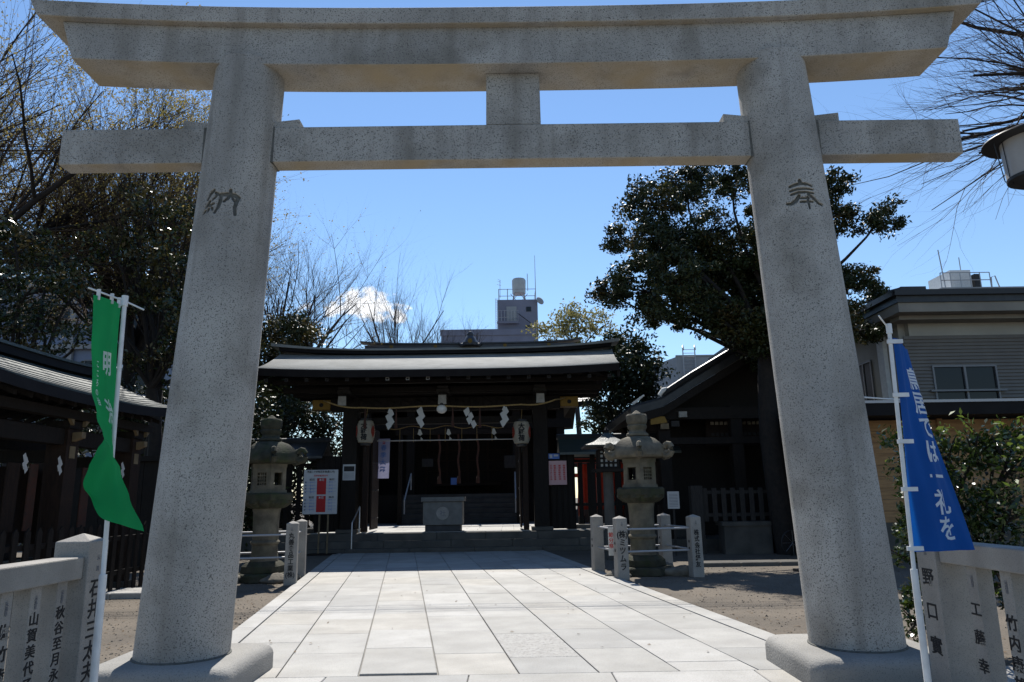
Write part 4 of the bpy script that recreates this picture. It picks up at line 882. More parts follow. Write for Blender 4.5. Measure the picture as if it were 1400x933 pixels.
# ================================================================ water pavilion on the left
def make_pavilion():
    t = thing('water_pavilion', (-8.35, 12.0, 0), 'open timber pavilion with a swept green copper roof on the left', 'pavilion'); b = bxs(t)
    def zr(u): return 3.38 + .68 * (u + .42 * u * (u - 1))           # u: 0 at the eave, 1 at the ridge
    ys = lin(-3.0, 3.2, 15); sw = lambda y, u: .16 * (abs(y - .1) / 3.1) ** 3 * (1 - .5 * u)
    for s in (-1, 1):
        P = lambda y, u, dz: (s * (1.38 - 1.38 * u), y * (1 - .02 * u), zr(u) + sw(y, u) + dz)
        r = MB()
        n = 10
        for i in range(n): r.grid(lambda y, k: P(y, (i + k) / n, .014 * (1 - k)), ys, [0, 1]); r.grid(lambda y, k: P(y, i / n, (-.004, .014)[k]), ys, [0, 1])
        r = r.build('roof', 'green_roof', t); MB().slab(lambda y, u: P(y, u, -.006), lambda y, u: P(y, u, -.17), ys, lin(0, 1, 6)).build('eave_edge', 'roof_edge', r)
        for i in range(16):
            y = -2.7 + .37 * i
            MB().add([(s * 1.25, y - .035, 3.16), (s * 1.25, y + .035, 3.16), (s * 1.25, y + .035, 3.24), (s * 1.25, y - .035, 3.24), (s * .1, y - .035, 3.62), (s * .1, y + .035, 3.62), (s * .1, y + .035, 3.70), (s * .1, y - .035, 3.70)], [(0, 1, 2, 3), (7, 6, 5, 4), (0, 4, 5, 1), (1, 5, 6, 2), (2, 6, 7, 3), (3, 7, 4, 0)]).build('rafter', 'dark_wood', t)
    L = [[(-.17, y, 4.03 + .12 * (abs(y) / 3.1) ** 3), (.17, y, 4.03 + .12 * (abs(y) / 3.1) ** 3), (.17, y, 4.17 + .16 * (abs(y) / 3.1) ** 3), (-.17, y, 4.17 + .16 * (abs(y) / 3.1) ** 3)] for y in lin(-3.1, 3.2, 15)]
    MB().loft(L).build('ridge_base', 'roof_edge', t); MB().loft([[(-.2, p[0][1], p[2][2] + .002), (.2, p[0][1], p[2][2] + .002), (.2, p[0][1], p[2][2] + .05), (-.2, p[0][1], p[2][2] + .05)] for p in L]).build('ridge_cap', 'green_roof', t)
    MB().tube([(0, 3.15, 4.25), (0, 3.4, 4.42), (.0, 3.5, 4.52)], [.09, .07, .03], 8).build('ridge_end', 'white_paint', t)
    for sx in (-1, 1):
        for y in (-2.1, .45, 2.6):
            p = b('pillar', sx * .78 - .17, sx * .78 + .17, y - .17, y + .17, .16, 2.85, 'brown_wood'); b('pillar_base', sx * .78 - .25, sx * .78 + .25, y - .25, y + .25, .0, .158, 'platform_stone')
            b('bracket_block', sx * .78 - .2, sx * .78 + .2, y - .2, y + .2, 2.855, 2.98, 'dark_wood')
            if sx > 0:
                MB().prism([(y - .34, 3.06), (y - .17, 2.90), (y - .17, 3.0), (y - .31, 3.12)], 'x', .98, 1.04).build('bracket_nose', 'pale_wood', t); MB().prism([(y + .17, 2.90), (y + .34, 3.06), (y + .31, 3.12), (y + .17, 3.0)], 'x', .98, 1.04).build('bracket_nose', 'pale_wood', t)
                MB().prism([(.96, 2.64), (1.12, 2.70), (1.12, 2.80), (.96, 2.79)], 'y', y - .06, y + .06).build('bracket_nose', 'pale_wood', t)
                b('crest_plate', .952, .958, y - .08, y + .08, 2.36, 2.56, 'pale_wood')
        b('tie_beam', sx * .78 - .12, sx * .78 + .12, -2.6, 3.0, 2.58, 2.84, 'dark_wood'); b('wall_plate', sx * .95 - .1, sx * .95 + .1, -2.8, 3.0, 3.0, 3.15, 'dark_wood')
    for y in (-2.1, .45, 2.6): b('cross_beam', -.9, .9, y - .09, y + .09, 2.30, 2.5, 'dark_wood')
    b('back_board', -1.0, -.94, -2.6, 3.0, .9, 2.3, 'brown_wood')
    # red and brown cloths and paper streamers inside
    for y, w, m in ((-1.2, .22, 'rope_red'), (-.5, .3, 'brown_wood'), (.0, .2, 'rope_red'), (1.0, .2, 'brown_wood'), (1.5, .25, 'rope_red'), (-1.8, .28, 'brown_wood')): MB().box(.62, .64, y - w / 2, y + w / 2, 1.2, 2.25).build('hanging_cloth', m, t)
    for y in (-.75, .12, 1.5, 2.1):
        mb = MB()
        for j in range(4): dy = .022 if j % 2 else -.022; zz = 2.34 - .06 * j; q = .05; mb.add([(.97 + .002 * j, y + dy - q, zz), (.966 + .002 * j, y + dy + .2 * q, zz + .045), (.97 + .002 * j, y + dy + q, zz - .03), (.966 + .002 * j, y + dy - .1 * q, zz - .095)], [(0, 1, 2, 3)])
        mb.build('paper_streamer', 'paper', t)
    w = thing('wooden_fence', (-7.1, 12.0, 0), 'dark wooden picket fence in front of the left pavilion', 'fence'); b = bxs(w, 'dark_wood')
    for z_ in (.35, .95): b('rail', -.03, .03, -4.6, 3.0, z_, z_ + .08)
    for i in range(28):
        y = -4.5 + .27 * i; MB().prism([(y - .06, .06), (y + .06, .06), (y + .06, 1.2), (y, 1.27), (y - .06, 1.2)], 'x', .032, .055).build('picket', 'dark_wood', w)
    k = thing('water_basin', (-8.35, 11.6, 0), 'stone water basin inside the left pavilion', 'basin'); bevel(MB().box(-.5, .5, -1.0, 1.0, 0, .75).build('basin', 'old_stone', k), .03); MB().box(-.4, .4, -.9, .9, .752, .76).build('water', 'window_glass', k)
    b = bxs(thing('board_wall', (-9.9, 14.0, 0), 'dark board wall of the yard behind the left pavilion', 'wall'))
    for i in range(6): b('board', -1.5 + .5 * i, -1.01 + .5 * i, 4.0, 4.06, .05, 2.6, 'dark_wood')
    b('cap', -1.6, 1.6, 3.9, 4.16, 2.602, 2.72, 'dark_wood')
make_pavilion()

# ================================================================ house on the right
def make_house():
    t = thing('house', (11.1, 20.0, 0), 'two storey house with grey louvred wall and deep eaves on the right', 'house'); b = bxs(t, 'plaster')
    b('side_wall', 0, .2, .2, 9, 0, 6.35); b('upper_wall', .2, 12, .0, .2, 3.5, 6.35); b('rear_wall', .2, 12, 8.8, 9, 0, 6.3)
    b('corner_pillar', -.12, .05, .9, 1.25, 3.7, 6.3, 'white_paint')
    # hipped eaves
    e = .95
    r = MB().loft([[(-e + .4, -e, 6.62), (13, -e, 6.62), (13, 10, 6.62), (-e + .4, 10, 6.62)], [(-e + .4, -e, 6.98), (13, -e, 6.98), (13, 10, 6.98), (-e + .4, 10, 6.98)], [(4, 4.4, 7.6), (9, 4.4, 7.6), (9, 4.6, 7.6), (4, 4.6, 7.6)]]).build('roof', 'tile_roof', t)
    b('gutter', -e + .32, 13, -e - .1, -e - .005, 6.80, 6.95, 'black_metal', r); b('gutter', -e + .28, -e + .395, -e, 10, 6.80, 6.95, 'black_metal', r)
    for i in range(9): y = -.5 + 1.1 * i; MB().tube([(-e + .42, y, 7.0), (-.2, y + .0, 7.08)], .08, 6).build('tile_roll', 'tile_roof', r)
    MB().box(-.2, .5, -.6, -.2, 7.0, 7.16).build('ridge_tile', 'tile_roof', r)
    MB().slab(lambda x, y: (x, y, 6.615), lambda x, y: (x, y, 6.36), [-e + .45, 12.9], [-e + .05, 9.9]).build('soffit', 'soffit', t); b('soffit_step', -.3, 12.5, -.5, -.0, 6.24, 6.355, 'soffit')
    # louvres around a sliding window
    wx0, wx1, wz0, wz1 = .72, 2.42, 4.0, 4.97
    n = 24
    for i in range(n):
        z0 = 3.52 + i * .098; z1 = z0 + .105
        for xa, xb in (((0.0, 12.0),) if z0 > wz1 or z1 < wz0 else ((0.0, wx0 - .05), (wx1 + .05, 12.0))):
            MB().prism([(-.02, z0), (-.065, z0), (-.025, z1), (-.02, z1)], 'x', xa, xb).build('louvre', 'louvre', t)
    w = b('window', wx0, wx1, -.03, .0, wz0, wz1, 'window_glass')
    for x0, x1, z0, z1 in ((wx0 - .05, wx1 + .05, wz1, wz1 + .05), (wx0 - .05, wx1 + .05, wz0 - .05, wz0), (wx0 - .05, wx0, wz0, wz1), (wx1, wx1 + .05, wz0, wz1), ((wx0 + wx1) / 2 - .03, (wx0 + wx1) / 2 + .03, wz0, wz1)): b('window_frame', x0, x1, -.09, -.031, z0, z1, 'window_frame', w)
    b('window_sill', wx0 - .2, wx1 + .2, -.16, -.07, wz0 + .28, wz0 + .33, 'window_frame', w)
    for y in (1.9, 3.1):
        w = b('side_window', -.03, -.005, y, y + .95, 4.2, 5.5, 'window_glass')
        for y0, y1, z0, z1 in ((y - .05, y + 1.0, 5.5, 5.56), (y - .05, y + 1.0, 4.14, 4.2), (y - .05, y, 4.2, 5.5), (y + .95, y + 1.0, 4.2, 5.5), (y + .45, y + .5, 4.2, 5.5)): b('window_frame', -.06, -.031, y0, y1, z0, z1, 'window_frame', w)
    # balcony roof / lean-to
    l = thing('lean_to', (8.0, 17.0, 0), 'low brown plank outbuilding with a dark flat eave on the right', 'outbuilding'); b = bxs(l, 'plank_wood')
    MB().loft([[(-.3, -.5, 3.30), (14, -.5, 3.30), (14, 3.0, 3.40), (-.3, 3.0, 3.40)], [(-.3, -.5, 3.62), (14, -.5, 3.62), (14, 3.0, 3.92), (-.3, 3.0, 3.92)]]).build('roof', 'roof_edge', l)
    b('eave_trim', -.32, 14, -.53, -.505, 3.58, 3.64, 'grey_pipe')
    for i in range(9):
        z0 = .9 + i * .265; b('plank', 0, 13.5, .5 - .012 * (i % 2), .56, z0, z0 + .258)
    for x in (-.02, 2.3, 4.6, 6.9): b('post', x - .06, x + .06, .42, .495, .1, 3.3, 'plank_wood')
    b('base_wall', 0, 13.5, .46, .6, 0, .895, 'platform_stone'); b('side_wall', -.0, .08, .57, 2.9, .2, 3.3)
    MB().tube([(-.4, -.4, 3.78), (.6, -.45, 3.68), (1.2, -.48, 3.64)], .02, 6).build('roof_edge_strip', 'white_paint', l)
make_house()

# ================================================================ street lamp, cables
def make_lamp():
    t = thing('street_lamp', (7.07, 9.0, 0), 'street lamp with a round white drum and dark disc hat at upper right', 'street lamp')
    MB().lathe([(.09, .0), (.07, 2.5), (.06, 5.5)], 14).build('pole', 'grey_pipe', t, smooth=True); MB().lathe([(.06, 5.5), (.12, 5.52), (.34, 5.64), (.345, 5.68)], 28).build('base_cone', 'black_metal', t, smooth=True)
    d = MB().lathe([(.335, 5.682), (.36, 6.19)], 32).build('drum', 'lamp_glass', t, smooth=True); MB().lathe([(.02, 6.42), (.3, 6.34), (.56, 6.22), (.57, 6.20), (.36, 6.192)], 32).build('hat', 'black_metal', t, smooth=True)
    for k in range(7): a = 2 * math.pi * k / 7 + .35; MB().tube([(.342 * math.cos(a), .342 * math.sin(a), 5.68), (.367 * math.cos(a), .367 * math.sin(a), 6.19)], .006, 4).build('drum_seam', 'ink', d)
    MB().tube([(-.47, .05, 6.2), (-.40, .05, 5.62), (-.25, .05, 5.66), (-.3, .05, 5.60)], .007, 5).build('bracket_wire', 'black_metal', t)
    for i, (dz, lab) in enumerate(((.13, 'topmost thin black cable running left from above the street lamp'), (-.02, 'thick black cable just above the street lamp'), (-.10, 'second lowest black cable by the street lamp'), (-.24, 'lowest thin black cable reaching the street lamp'))):
        pts = [(CAB[0][0] + (CAB[1][0] - CAB[0][0]) * k / 24, 20 + .15 * i, CAB[0][2] + (CAB[1][2] - CAB[0][2]) * k / 24 + dz * (.35 + .65 * k / 24) - .9 * (k / 24) * (1 - k / 24)) for k in range(25)]
        o = MB().tube(pts, .013 if i != 1 else .024, 5).build('overhead_cable', 'ink'); tag(o, lab, 'cable', 'overhead cables')
CAB = ((-15.5, 20, 12.0), (18.2, 20, 12.3))
make_lamp()

# ================================================================ buildings further off
def windows(t, X0, X1, Z0, Z1, nx, nz, y, ww, wh, m='window_glass'):
    for i in range(nx):
        for j in range(nz):
            cx = X0 + (X1 - X0) * (i + .5) / nx; cz = Z0 + (Z1 - Z0) * (j + .5) / nz
            w = MB().box(cx - ww / 2, cx + ww / 2, y - .04, y - .005, cz - wh / 2, cz + wh / 2).build('window', m, t)
            mb = MB()
            for a, b_, c, d in ((-ww / 2 - .06, ww / 2 + .06, wh / 2, wh / 2 + .06), (-ww / 2 - .06, ww / 2 + .06, -wh / 2 - .06, -wh / 2), (-ww / 2 - .06, -ww / 2, -wh / 2, wh / 2), (ww / 2, ww / 2 + .06, -wh / 2, wh / 2)): mb.box(cx + a, cx + b_, y - .08, y - .003, cz + c, cz + d)
            mb.build('window_frame', 'window_frame', w)
def make_far_buildings():
    t = thing('tower_block', (1.1, 80, 0), 'lilac concrete tower with a rooftop water tank behind the shrine roof', 'building'); b = bxs(t, 'concrete_lilac')
    b('tower', -2.25, 2.3, 0, 5, 0, 23.6); b('lower_block', -8.6, 2.25, -.4, 9, 0, 19.9); b('parapet', -8.7, 2.3, -.5, -.405, 19.4, 20.1)
    b('door_panel', -1.25, -.1, -.06, -.005, 20.8, 22.8, 'concrete'); b('small_window', 1.0, 1.55, -.06, -.005, 22.2, 22.75, 'window_glass')
    bl = b('balcony', -2.3, .1, -.7, -.41, 20.7, 20.95); 
    for z_ in (21.4, 22.2): MB().tube([(-2.2, -.6, z_), (.05, -.6, z_)], .03, 5).build('balcony_rail', 'grey_pipe', bl)
    for x in lin(-2.2, .05, 7): MB().tube([(x, -.6, 20.95), (x, -.6, 22.2)], .025, 5).build('baluster', 'grey_pipe', bl)
    MB().tube([(0.0, -.55, 21.9), (1.6, -.5, 20.6)], .05, 5).build('stair_rail', 'black_metal', t); b('painted_shadow', .9, 1.6, -.05, -.005, 20.3, 20.6, 'black_metal')  # flat black plate paints the shadow of a recess onto the wall
    for x in (-2.45, -2.3): MB().tube([(x, -.3, 20), (x, -.3, 23.7)], .03, 5).build('ladder_rail', 'grey_pipe', t)
    for i in range(14): MB().tube([(-2.45, -.3, 20.1 + .26 * i), (-2.3, -.3, 20.1 + .26 * i)], .02, 4).build('ladder_rung', 'grey_pipe', t)
    # rooftop: railing, tank on a braced stand, mast, aerial, dish
    for z_ in (24.1, 24.9):
        for p in ([(-2.1, .2, z_), (2.1, .2, z_)], [(-2.1, 4.8, z_), (2.1, 4.8, z_)], [(-2.1, .2, z_), (-2.1, 4.8, z_)], [(2.1, .2, z_), (2.1, 4.8, z_)]): MB().tube(p, .035, 5).build('roof_rail', 'grey_pipe', t)
    for x in (-2.1, -1.1, 2.1): MB().tube([(x, .2, 23.6), (x, .2, 24.95)], .05, 5).build('roof_post', 'grey_pipe', t)
    MB().lathe([(.72, 24.95), (.78, 25.0), (.80, 25.9), (.82, 26.6), (.72, 26.78), (.3, 26.86)], 20, (.25, 2.5, 0)).build('water_tank', 'tank', t, smooth=True)
    for k in range(4): a = math.pi / 4 + k * math.pi / 2; MB().tube([(.25 + .95 * math.cos(a) * 1.25, 2.5 + .95 * math.sin(a) * 1.25, 23.6), (.25 + .75 * math.cos(a), 2.5 + .75 * math.sin(a), 24.95)], .06, 6).build('tank_leg', 'grey_pipe', t)
    for s in (-1, 1):
        for x in (-.3, .8): MB().tube([(.25 + (x - .25) - .45, 1.75, 23.7), (.25 + (x - .25) + .45, 1.8, 24.8)][:: s], .035, 5).build('tank_brace', 'grey_pipe', t); MB().tube([(x - .45, 1.8, 24.8), (x + .45, 1.75, 23.7)], .035, 5).build('tank_brace', 'grey_pipe', t)
    MB().tube([(2.15, 1, 23.0), (2.12, 1, 29.2)], [.06, .025], 6).build('mast', 'grey_pipe', t); MB().tube([(1.25, 1, 24.9), (1.22, 1, 27.0)], .04, 5).build('pipe', 'grey_pipe', t)
    MB().tube([(-1.95, .5, 24.0), (-1.95, .5, 26.1)], .03, 5).build('aerial', 'grey_pipe', t)
    for z_, q in ((25.9, .3), (26.1, .22), (25.5, .35)): MB().tube([(-1.95 - q, .5, z_ + .1), (-1.95 + q * .4, .5, z_ - .05)], .02, 4).build('aerial_rod', 'grey_pipe', t)
    MB().lathe([(.0, .1), (.3, .06), (.48, .0), (.5, -.02), (.3, .0)], 18).build('dish', 'concrete', t, (2.6, -.2, 23.4), (R(70), 0, R(35)), smooth=True)
    MB().tube([(5.6, 0, 19), (5.6, 0, 21.9), (5.3, 0, 22.0)], .04, 5).build('side_aerial', 'grey_pipe', t)
    t = thing('white_building', (13.6, 60, 0), 'pale flat roofed building with a roof ladder right of the shrine', 'building'); b = bxs(t, 'concrete')
    MB().loft([[(-.7, 4, 0), (.5, 0, 0), (12, 0, 0), (12, 9, 0), (-.7, 9, 0)], [(-.7, 4, 12.95), (.5, 0, 12.95), (12, 0, 12.95), (12, 9, 12.95), (-.7, 9, 12.95)]]).build('walls', 'concrete', t); b('coping', .45, 12.1, -.06, .2, 12.952, 13.08, 'concrete')
    for x in (1.0, 2.0): MB().tube([(x, -.25, 7), (x, -.25, 13.7), (x + .12, .1, 13.95), (x + .24, .4, 13.6)], .05, 6).build('ladder_rail', 'grey_pipe', t)
    for i in range(22): MB().tube([(1.0, -.25, 7.2 + .3 * i), (2.0, -.25, 7.2 + .3 * i)], .025, 4).build('ladder_rung', 'grey_pipe', t)
    b('vent_box', 1.4, 1.9, -.5, -.3, 11.0, 11.5, 'tank'); windows(t, 2.5, 11.5, 5, 10.5, 4, 2, 0, 1.2, 1.3)
    b('roof_house', 8, 11, 2, 6, 12.96, 16.2, 'concrete_lilac')
    t = thing('roof_plant', (29.3, 45, 0), 'white rooftop plant room with railings beyond the house roof', 'building'); b = bxs(t, 'concrete')
    b('block', -1.4, 40, 0, 10, 0, 14.4); b('plant_room', -.4, .95, .5, 3, 14.402, 15.7, 'white_paint'); b('dark_unit', 1.1, 1.5, .4, .9, 14.402, 15.4, 'black_metal')
    for x in lin(-1.3, 1.9, 6): MB().tube([(x, .1, 14.4), (x, .1, 15.4)], .03, 5).build('rail_post', 'grey_pipe', t)
    for z_ in (14.9, 15.4): MB().tube([(-1.3, .1, z_), (1.9, .1, z_)], .03, 5).build('roof_rail', 'grey_pipe', t)
    MB().tube([(-1.0, .2, 14.4), (-1.15, .2, 17.0)], .035, 5).build('mast', 'grey_pipe', t); MB().tube([(.4, .6, 15.7), (.4, .6, 16.6)], .03, 5).build('pipe', 'grey_pipe', t); MB().tube([(2.0, .2, 14.4), (2.05, .2, 15.1), (2.3, .2, 15.2), (2.5, .2, 14.4)], .04, 5).build('ladder_hoop', 'grey_pipe', t)
    t = thing('blue_building', (-22, 36, 0), 'bluish tiled apartment building behind the left trees', 'building'); b = bxs(t, 'blue_tile')
    b('walls', -12, 4.6, 0, 12, 0, 12.4); b('parapet', -12.1, 4.7, -.15, .1, 12.402, 12.9, 'concrete')
    for z_ in (3.2, 6.2, 9.2): b('floor_band', -12.0, 4.6, -.25, -.005, z_, z_ + .25, 'concrete')
    for x in (-8, -4, 0, 4.4): b('pilaster', x - .15, x + .15, -.2, -.006, 0, 12.4, 'concrete')
    windows(t, -12, 4.6, .5, 12.3, 8, 4, 0, 1.4, 1.5)
    t = thing('grey_building', (-27.5, 48, 0), 'pale grey building with a slanted roof edge behind the left trees', 'building'); b = bxs(t, 'concrete'); b('walls', -4, 4.2, 0, 8, 0, 15.6); windows(t, -4, 4.2, 1, 13, 5, 4, 0, 1.2, 1.4); b('roof_slab', -4.2, 4.4, -.3, 8.2, 15.6, 15.9, 'concrete')
make_far_buildings()
# ================================================================ vegetation
def leaf_cards(pts, size, rng, up=.5, aspect=.45, jit=.35):
    n = len(pts); pts = np.asarray(pts)
    nr = rng.normal(size=(n, 3)); nr[:, 2] += up; nr /= np.linalg.norm(nr, axis=1)[:, None]
    tv = np.cross(nr, rng.normal(size=(n, 3))); tv /= np.linalg.norm(tv, axis=1)[:, None] + 1e-9
    bv = np.cross(nr, tv); s = size * rng.uniform(1 - jit, 1 + jit, (n, 1))
    a = pts - tv * s * .5; c = pts + tv * s * .5; b = pts + bv * s * aspect * .5 - tv * s * .08; d = pts - bv * s * aspect * .5 - tv * s * .08
    fold = nr * s * .07
    return np.stack([a, b + fold, c, d + fold], 1)
def blob_points(blobs, dens, rng, clump=.22, ncl=26, squash=.85):
    out = []
    for x, y, z, r in blobs:
        k = max(5, int(ncl * r * r / .5)); d = rng.normal(size=(k, 3)); d /= np.linalg.norm(d, axis=1)[:, None]
        cc = d * (r * rng.uniform(.25, 1.08, (k, 1)) ** .6) * np.array([1, 1, squash]) + np.array([x, y, z])
        n = int(dens * r * r); idx = rng.integers(0, k, n)
        out.append(cc[idx] + np.clip(rng.normal(size=(n, 3)), -1.7, 1.7) * clump * rng.uniform(.5, 1.2, (k, 1))[idx] * np.array([1, 1, .65]))
    return np.concatenate(out)
def tubes_mesh(name, polys, m, parent):
    mb = MB()
    for pts, rad, n in polys: mb.tube(pts, rad, n, caps=False)
    me = bpy.data.meshes.new(name); me.from_pydata(mb.v, [], mb.f); me.materials.append(MAT[m]); me.polygons.foreach_set('use_smooth', [True] * len(me.polygons))
    return link(name, me, parent)
def limb(a, b, r0, r1, rnd, n=6, wob=.25, sag=0):
    a, b = Vector(a), Vector(b); L = (b - a).length; pts = []
    o = [Vector((rnd.uniform(-1, 1), rnd.uniform(-1, 1), rnd.uniform(-.6, .6))) * wob * L * .3 for _ in range(3)]
    for i in range(n):
        t = i / (n - 1); w = math.sin(math.pi * t); p = a.lerp(b, t) + (o[0] * w + o[1] * math.sin(2 * math.pi * t) * .5) + Vector((0, 0, -sag * w * L)); pts.append(tuple(p))
    return (pts, [r0 + (r1 - r0) * i / (n - 1) for i in range(n)], 7 if r0 > .05 else 5)
def evergreen(name, base, fork, blobs, dens, size, m, label, seed, trunk_r=.28, clump=.22, ncl=26, bark='bark', mats=None, mix=(1,), up=.5, group=None, cat='tree', squash=.85, aspect=.45):
    rng = np.random.default_rng(seed); rnd = random.Random(seed)
    t = thing(name, base, label, cat, group=group); B = Vector(base)
    polys = [limb((0, 0, -.1), Vector(fork) - B, trunk_r, trunk_r * .7, rnd, 8, .12)]
    for x, y, z, r in blobs:
        tip = Vector((x, y, z)) - B; polys.append(limb(Vector(fork) - B, tip, trunk_r * .32 * min(1, r + .3), .02, rnd, 7, .3))
        for _ in range(3 if r > .3 else 2):
            d = Vector((rnd.gauss(0, 1), rnd.gauss(0, 1), rnd.gauss(.3, .8))).normalized() * r * .95; polys.append(limb(tip * .9 + (Vector(fork) - B) * .1, tip + d, .03 * min(1, r + .3), .006, rnd, 4, .2))
    tubes_mesh('trunk', polys, bark, t)
    pts = blob_points(blobs, dens, rng, clump, ncl, squash) - np.array(base)
    V = leaf_cards(pts, size, rng, up, aspect); mats = mats or [m]; idx = None
    if len(mats) > 1:
        f = np.sin(pts[:, 0] * 2.1 + 1) * np.sin(pts[:, 1] * 1.7) * np.sin(pts[:, 2] * 2.3) + rng.normal(size=len(pts)) * .35; idx = (f > mix[0]).astype(int)
    link('crown', np_mesh('crown', V.reshape(-1, 3), 4, None, mats, idx), t)
    return t
RT = [(4.36, 20.54, 10.27, 0.84), (5.91, 22.12, 11.43, 0.95), (6.4, 19.22, 10.34, 0.63), (3.69, 22.12, 9.7, 0.61), (4.35, 19.82, 8.73, 0.91), (5.74, 20.22, 9.08, 0.99), (7.6, 21.68, 9.0, 1.0), (3.72, 20.17, 7.54, 0.87), (2.94, 20.68, 7.47, 0.47), (4.64, 18.8, 7.11, 1.06), (6.84, 21.41, 7.63, 1.21), (4.19, 20.64, 6.82, 0.55), (5.47, 19.89, 6.46, 0.73), (7.24, 21.54, 6.62, 0.88), (7.84, 19.79, 9.12, 1.01), (8.19, 20.33, 7.3, 1.25), (9.16, 19.18, 10.07, 0.65), (9.94, 20.15, 9.45, 0.62), (10.63, 19.43, 9.2, 0.56), (9.79, 19.64, 7.4, 0.6), (11.17, 21.4, 7.38, 0.48), (9.29, 19.71, 6.26, 0.65), (10.41, 20.45, 6.2, 0.42), (8.85, 22.23, 11.82, 0.82), (9.24, 22.16, 6.27, 0.95), (7.64, 21.31, 5.77, 0.57)]
L1 = [(-12.33, 15.93, 7.56, 0.98), (-11.39, 16.02, 7.58, 0.69), (-11.31, 17.25, 7.64, 0.8), (-10.72, 15.52, 6.19, 0.83), (-10.33, 16.74, 6.45, 0.72), (-11.14, 17.05, 5.76, 0.7), (-11.81, 15.75, 5.94, 0.97), (-9.29, 15.43, 5.32, 0.47), (-11.04, 15.96, 5.14, 0.57)]
L2 = [(-10.46, 18.26, 8.27, 0.6), (-9.83, 18.71, 9.48, 0.69), (-9.83, 20.4, 9.95, 0.71), (-10.68, 19.75, 8.7, 0.81), (-8.9, 18.28, 7.86, 0.86), (-8.8, 19.3, 8.84, 0.63), (-9.98, 19.44, 7.2, 0.88), (-8.5, 18.48, 6.51, 0.85), (-11.38, 20.2, 7.0, 0.66), (-8.55, 18.34, 5.6, 0.75), (-9.38, 19.17, 5.19, 0.75), (-10.63, 19.55, 10.28, 0.36), (-8.43, 19.29, 7.45, 0.71), (-8.23, 19.76, 6.31, 0.73), (-7.87, 20.21, 7.5, 0.83), (-8.22, 20.87, 5.91, 0.86)]
SH = [(-10.48, 31.89, 9.0, 0.85), (-9.25, 31.02, 8.95, 0.83), (-8.85, 31.95, 8.75, 0.65), (-9.7, 30.16, 7.49, 0.93), (-8.93, 31.21, 7.68, 0.9), (-10.16, 30.75, 6.66, 0.95), (-9.46, 31.6, 6.46, 1.1), (-8.18, 30.35, 6.72, 0.68), (-10.25, 31.74, 5.52, 1.04), (-8.93, 31.09, 5.11, 0.89), (-10.7, 31.8, 4.58, 0.81)]
T8 = [(4.1, 28.61, 7.29, 0.76), (4.85, 28.62, 7.52, 0.7), (5.3, 28.03, 6.86, 0.69), (4.35, 27.57, 6.36, 0.9), (5.23, 27.11, 5.99, 0.72), (3.65, 27.77, 5.98, 0.8), (4.62, 27.82, 5.4, 0.91), (3.66, 27.09, 4.9, 0.72), (5.31, 27.1, 5.15, 0.5), (3.46, 29.0, 4.56, 0.71), (4.37, 28.3, 4.47, 0.64)]
YT = [(3.6, 46.08, 12.75, 0.94), (4.99, 45.69, 12.88, 1.03), (6.16, 45.74, 12.39, 0.94), (4.5, 45.75, 11.93, 1.17), (2.92, 46.97, 11.99, 1.06), (1.93, 46.27, 12.33, 0.57), (4.12, 46.35, 13.55, 0.66)]
BU = [(4.21, 7.69, 2.14, 0.22), (4.65, 7.88, 1.96, 0.32), (4.99, 7.79, 1.99, 0.32), (5.1, 7.41, 1.89, 0.34), (4.21, 7.46, 1.61, 0.34), (4.8, 7.86, 1.46, 0.4), (4.84, 7.25, 1.39, 0.41), (4.4, 7.82, 2.07, 0.2), (5.18, 7.81, 2.14, 0.21), (5.3, 7.58, 2.19, 0.16), (4.01, 7.46, 1.26, 0.23), (4.28, 7.44, 1.15, 0.31), (4.69, 7.43, 1.08, 0.3), (3.93, 7.56, 0.97, 0.19), (3.93, 7.6, 0.62, 0.17), (3.95, 7.64, 0.31, 0.16), (4.5, 7.9, .6, .35), (5.0, 7.7, .7, .4), (4.3, 7.7, .3, .3)]
evergreen('evergreen_tree', (7.5, 20.4, 0), (7.35, 20.4, 5.4), RT + [(5.1, 21.0, 9.2, .7), (5.0, 20.4, 7.9, .8), (7.4, 19.9, 6.1, .85), (6.5, 19.8, 6.35, .75), (8.1, 20.0, 5.7, .75), (6.2, 20.8, 8.0, .9), (7.4, 20.2, 8.1, .9)], 5600, .115, 'leaf_dark', 'large dark evergreen tree rising behind the right torii column', 21, .34, clump=.17, ncl=24, mats=['leaf_dark', 'leaf_olive'], mix=(.45,))
evergreen('evergreen_tree', (-11.2, 16.5, 0), (-11.1, 16.4, 4.2), L1, 1350, .12, 'leaf_glossy', 'dark glossy evergreen at the left edge above the pavilion', 22, .2, clump=.2, ncl=15, mats=['leaf_glossy', 'leaf_olive'], mix=(.3,))
evergreen('evergreen_tree', (-9.6, 19.4, 0), (-9.6, 19.4, 4.6), L2, 1150, .13, 'leaf_glossy', 'dense glossy evergreen left of the left torii column', 23, .22, clump=.2, ncl=13, mats=['leaf_glossy', 'leaf_olive'], mix=(.15,))
evergreen('evergreen_tree', (-9.5, 31.2, 0), (-9.5, 31.2, 4.6), SH, 1500, .2, 'leaf_olive', 'rusty green shrubby tree at the left end of the shrine roof', 24, .16, clump=.3, ncl=18, mats=['leaf_dark', 'leaf_olive'], mix=(-.05,))
evergreen('evergreen_tree', (4.5, 28.0, 0), (4.5, 28.0, 3.6), T8, 1700, .19, 'leaf_dark', 'rounded dark evergreen at the right end of the shrine roof', 25, .16, clump=.26, ncl=20)
evergreen('budding_tree', (4.2, 46, 0), (4.2, 46, 10.2), YT, 420, .24, 'leaf_yellow', 'sparse yellow green tree beyond the right of the shrine roof', 26, .2, clump=.3, ncl=16, bark='grey_bark')
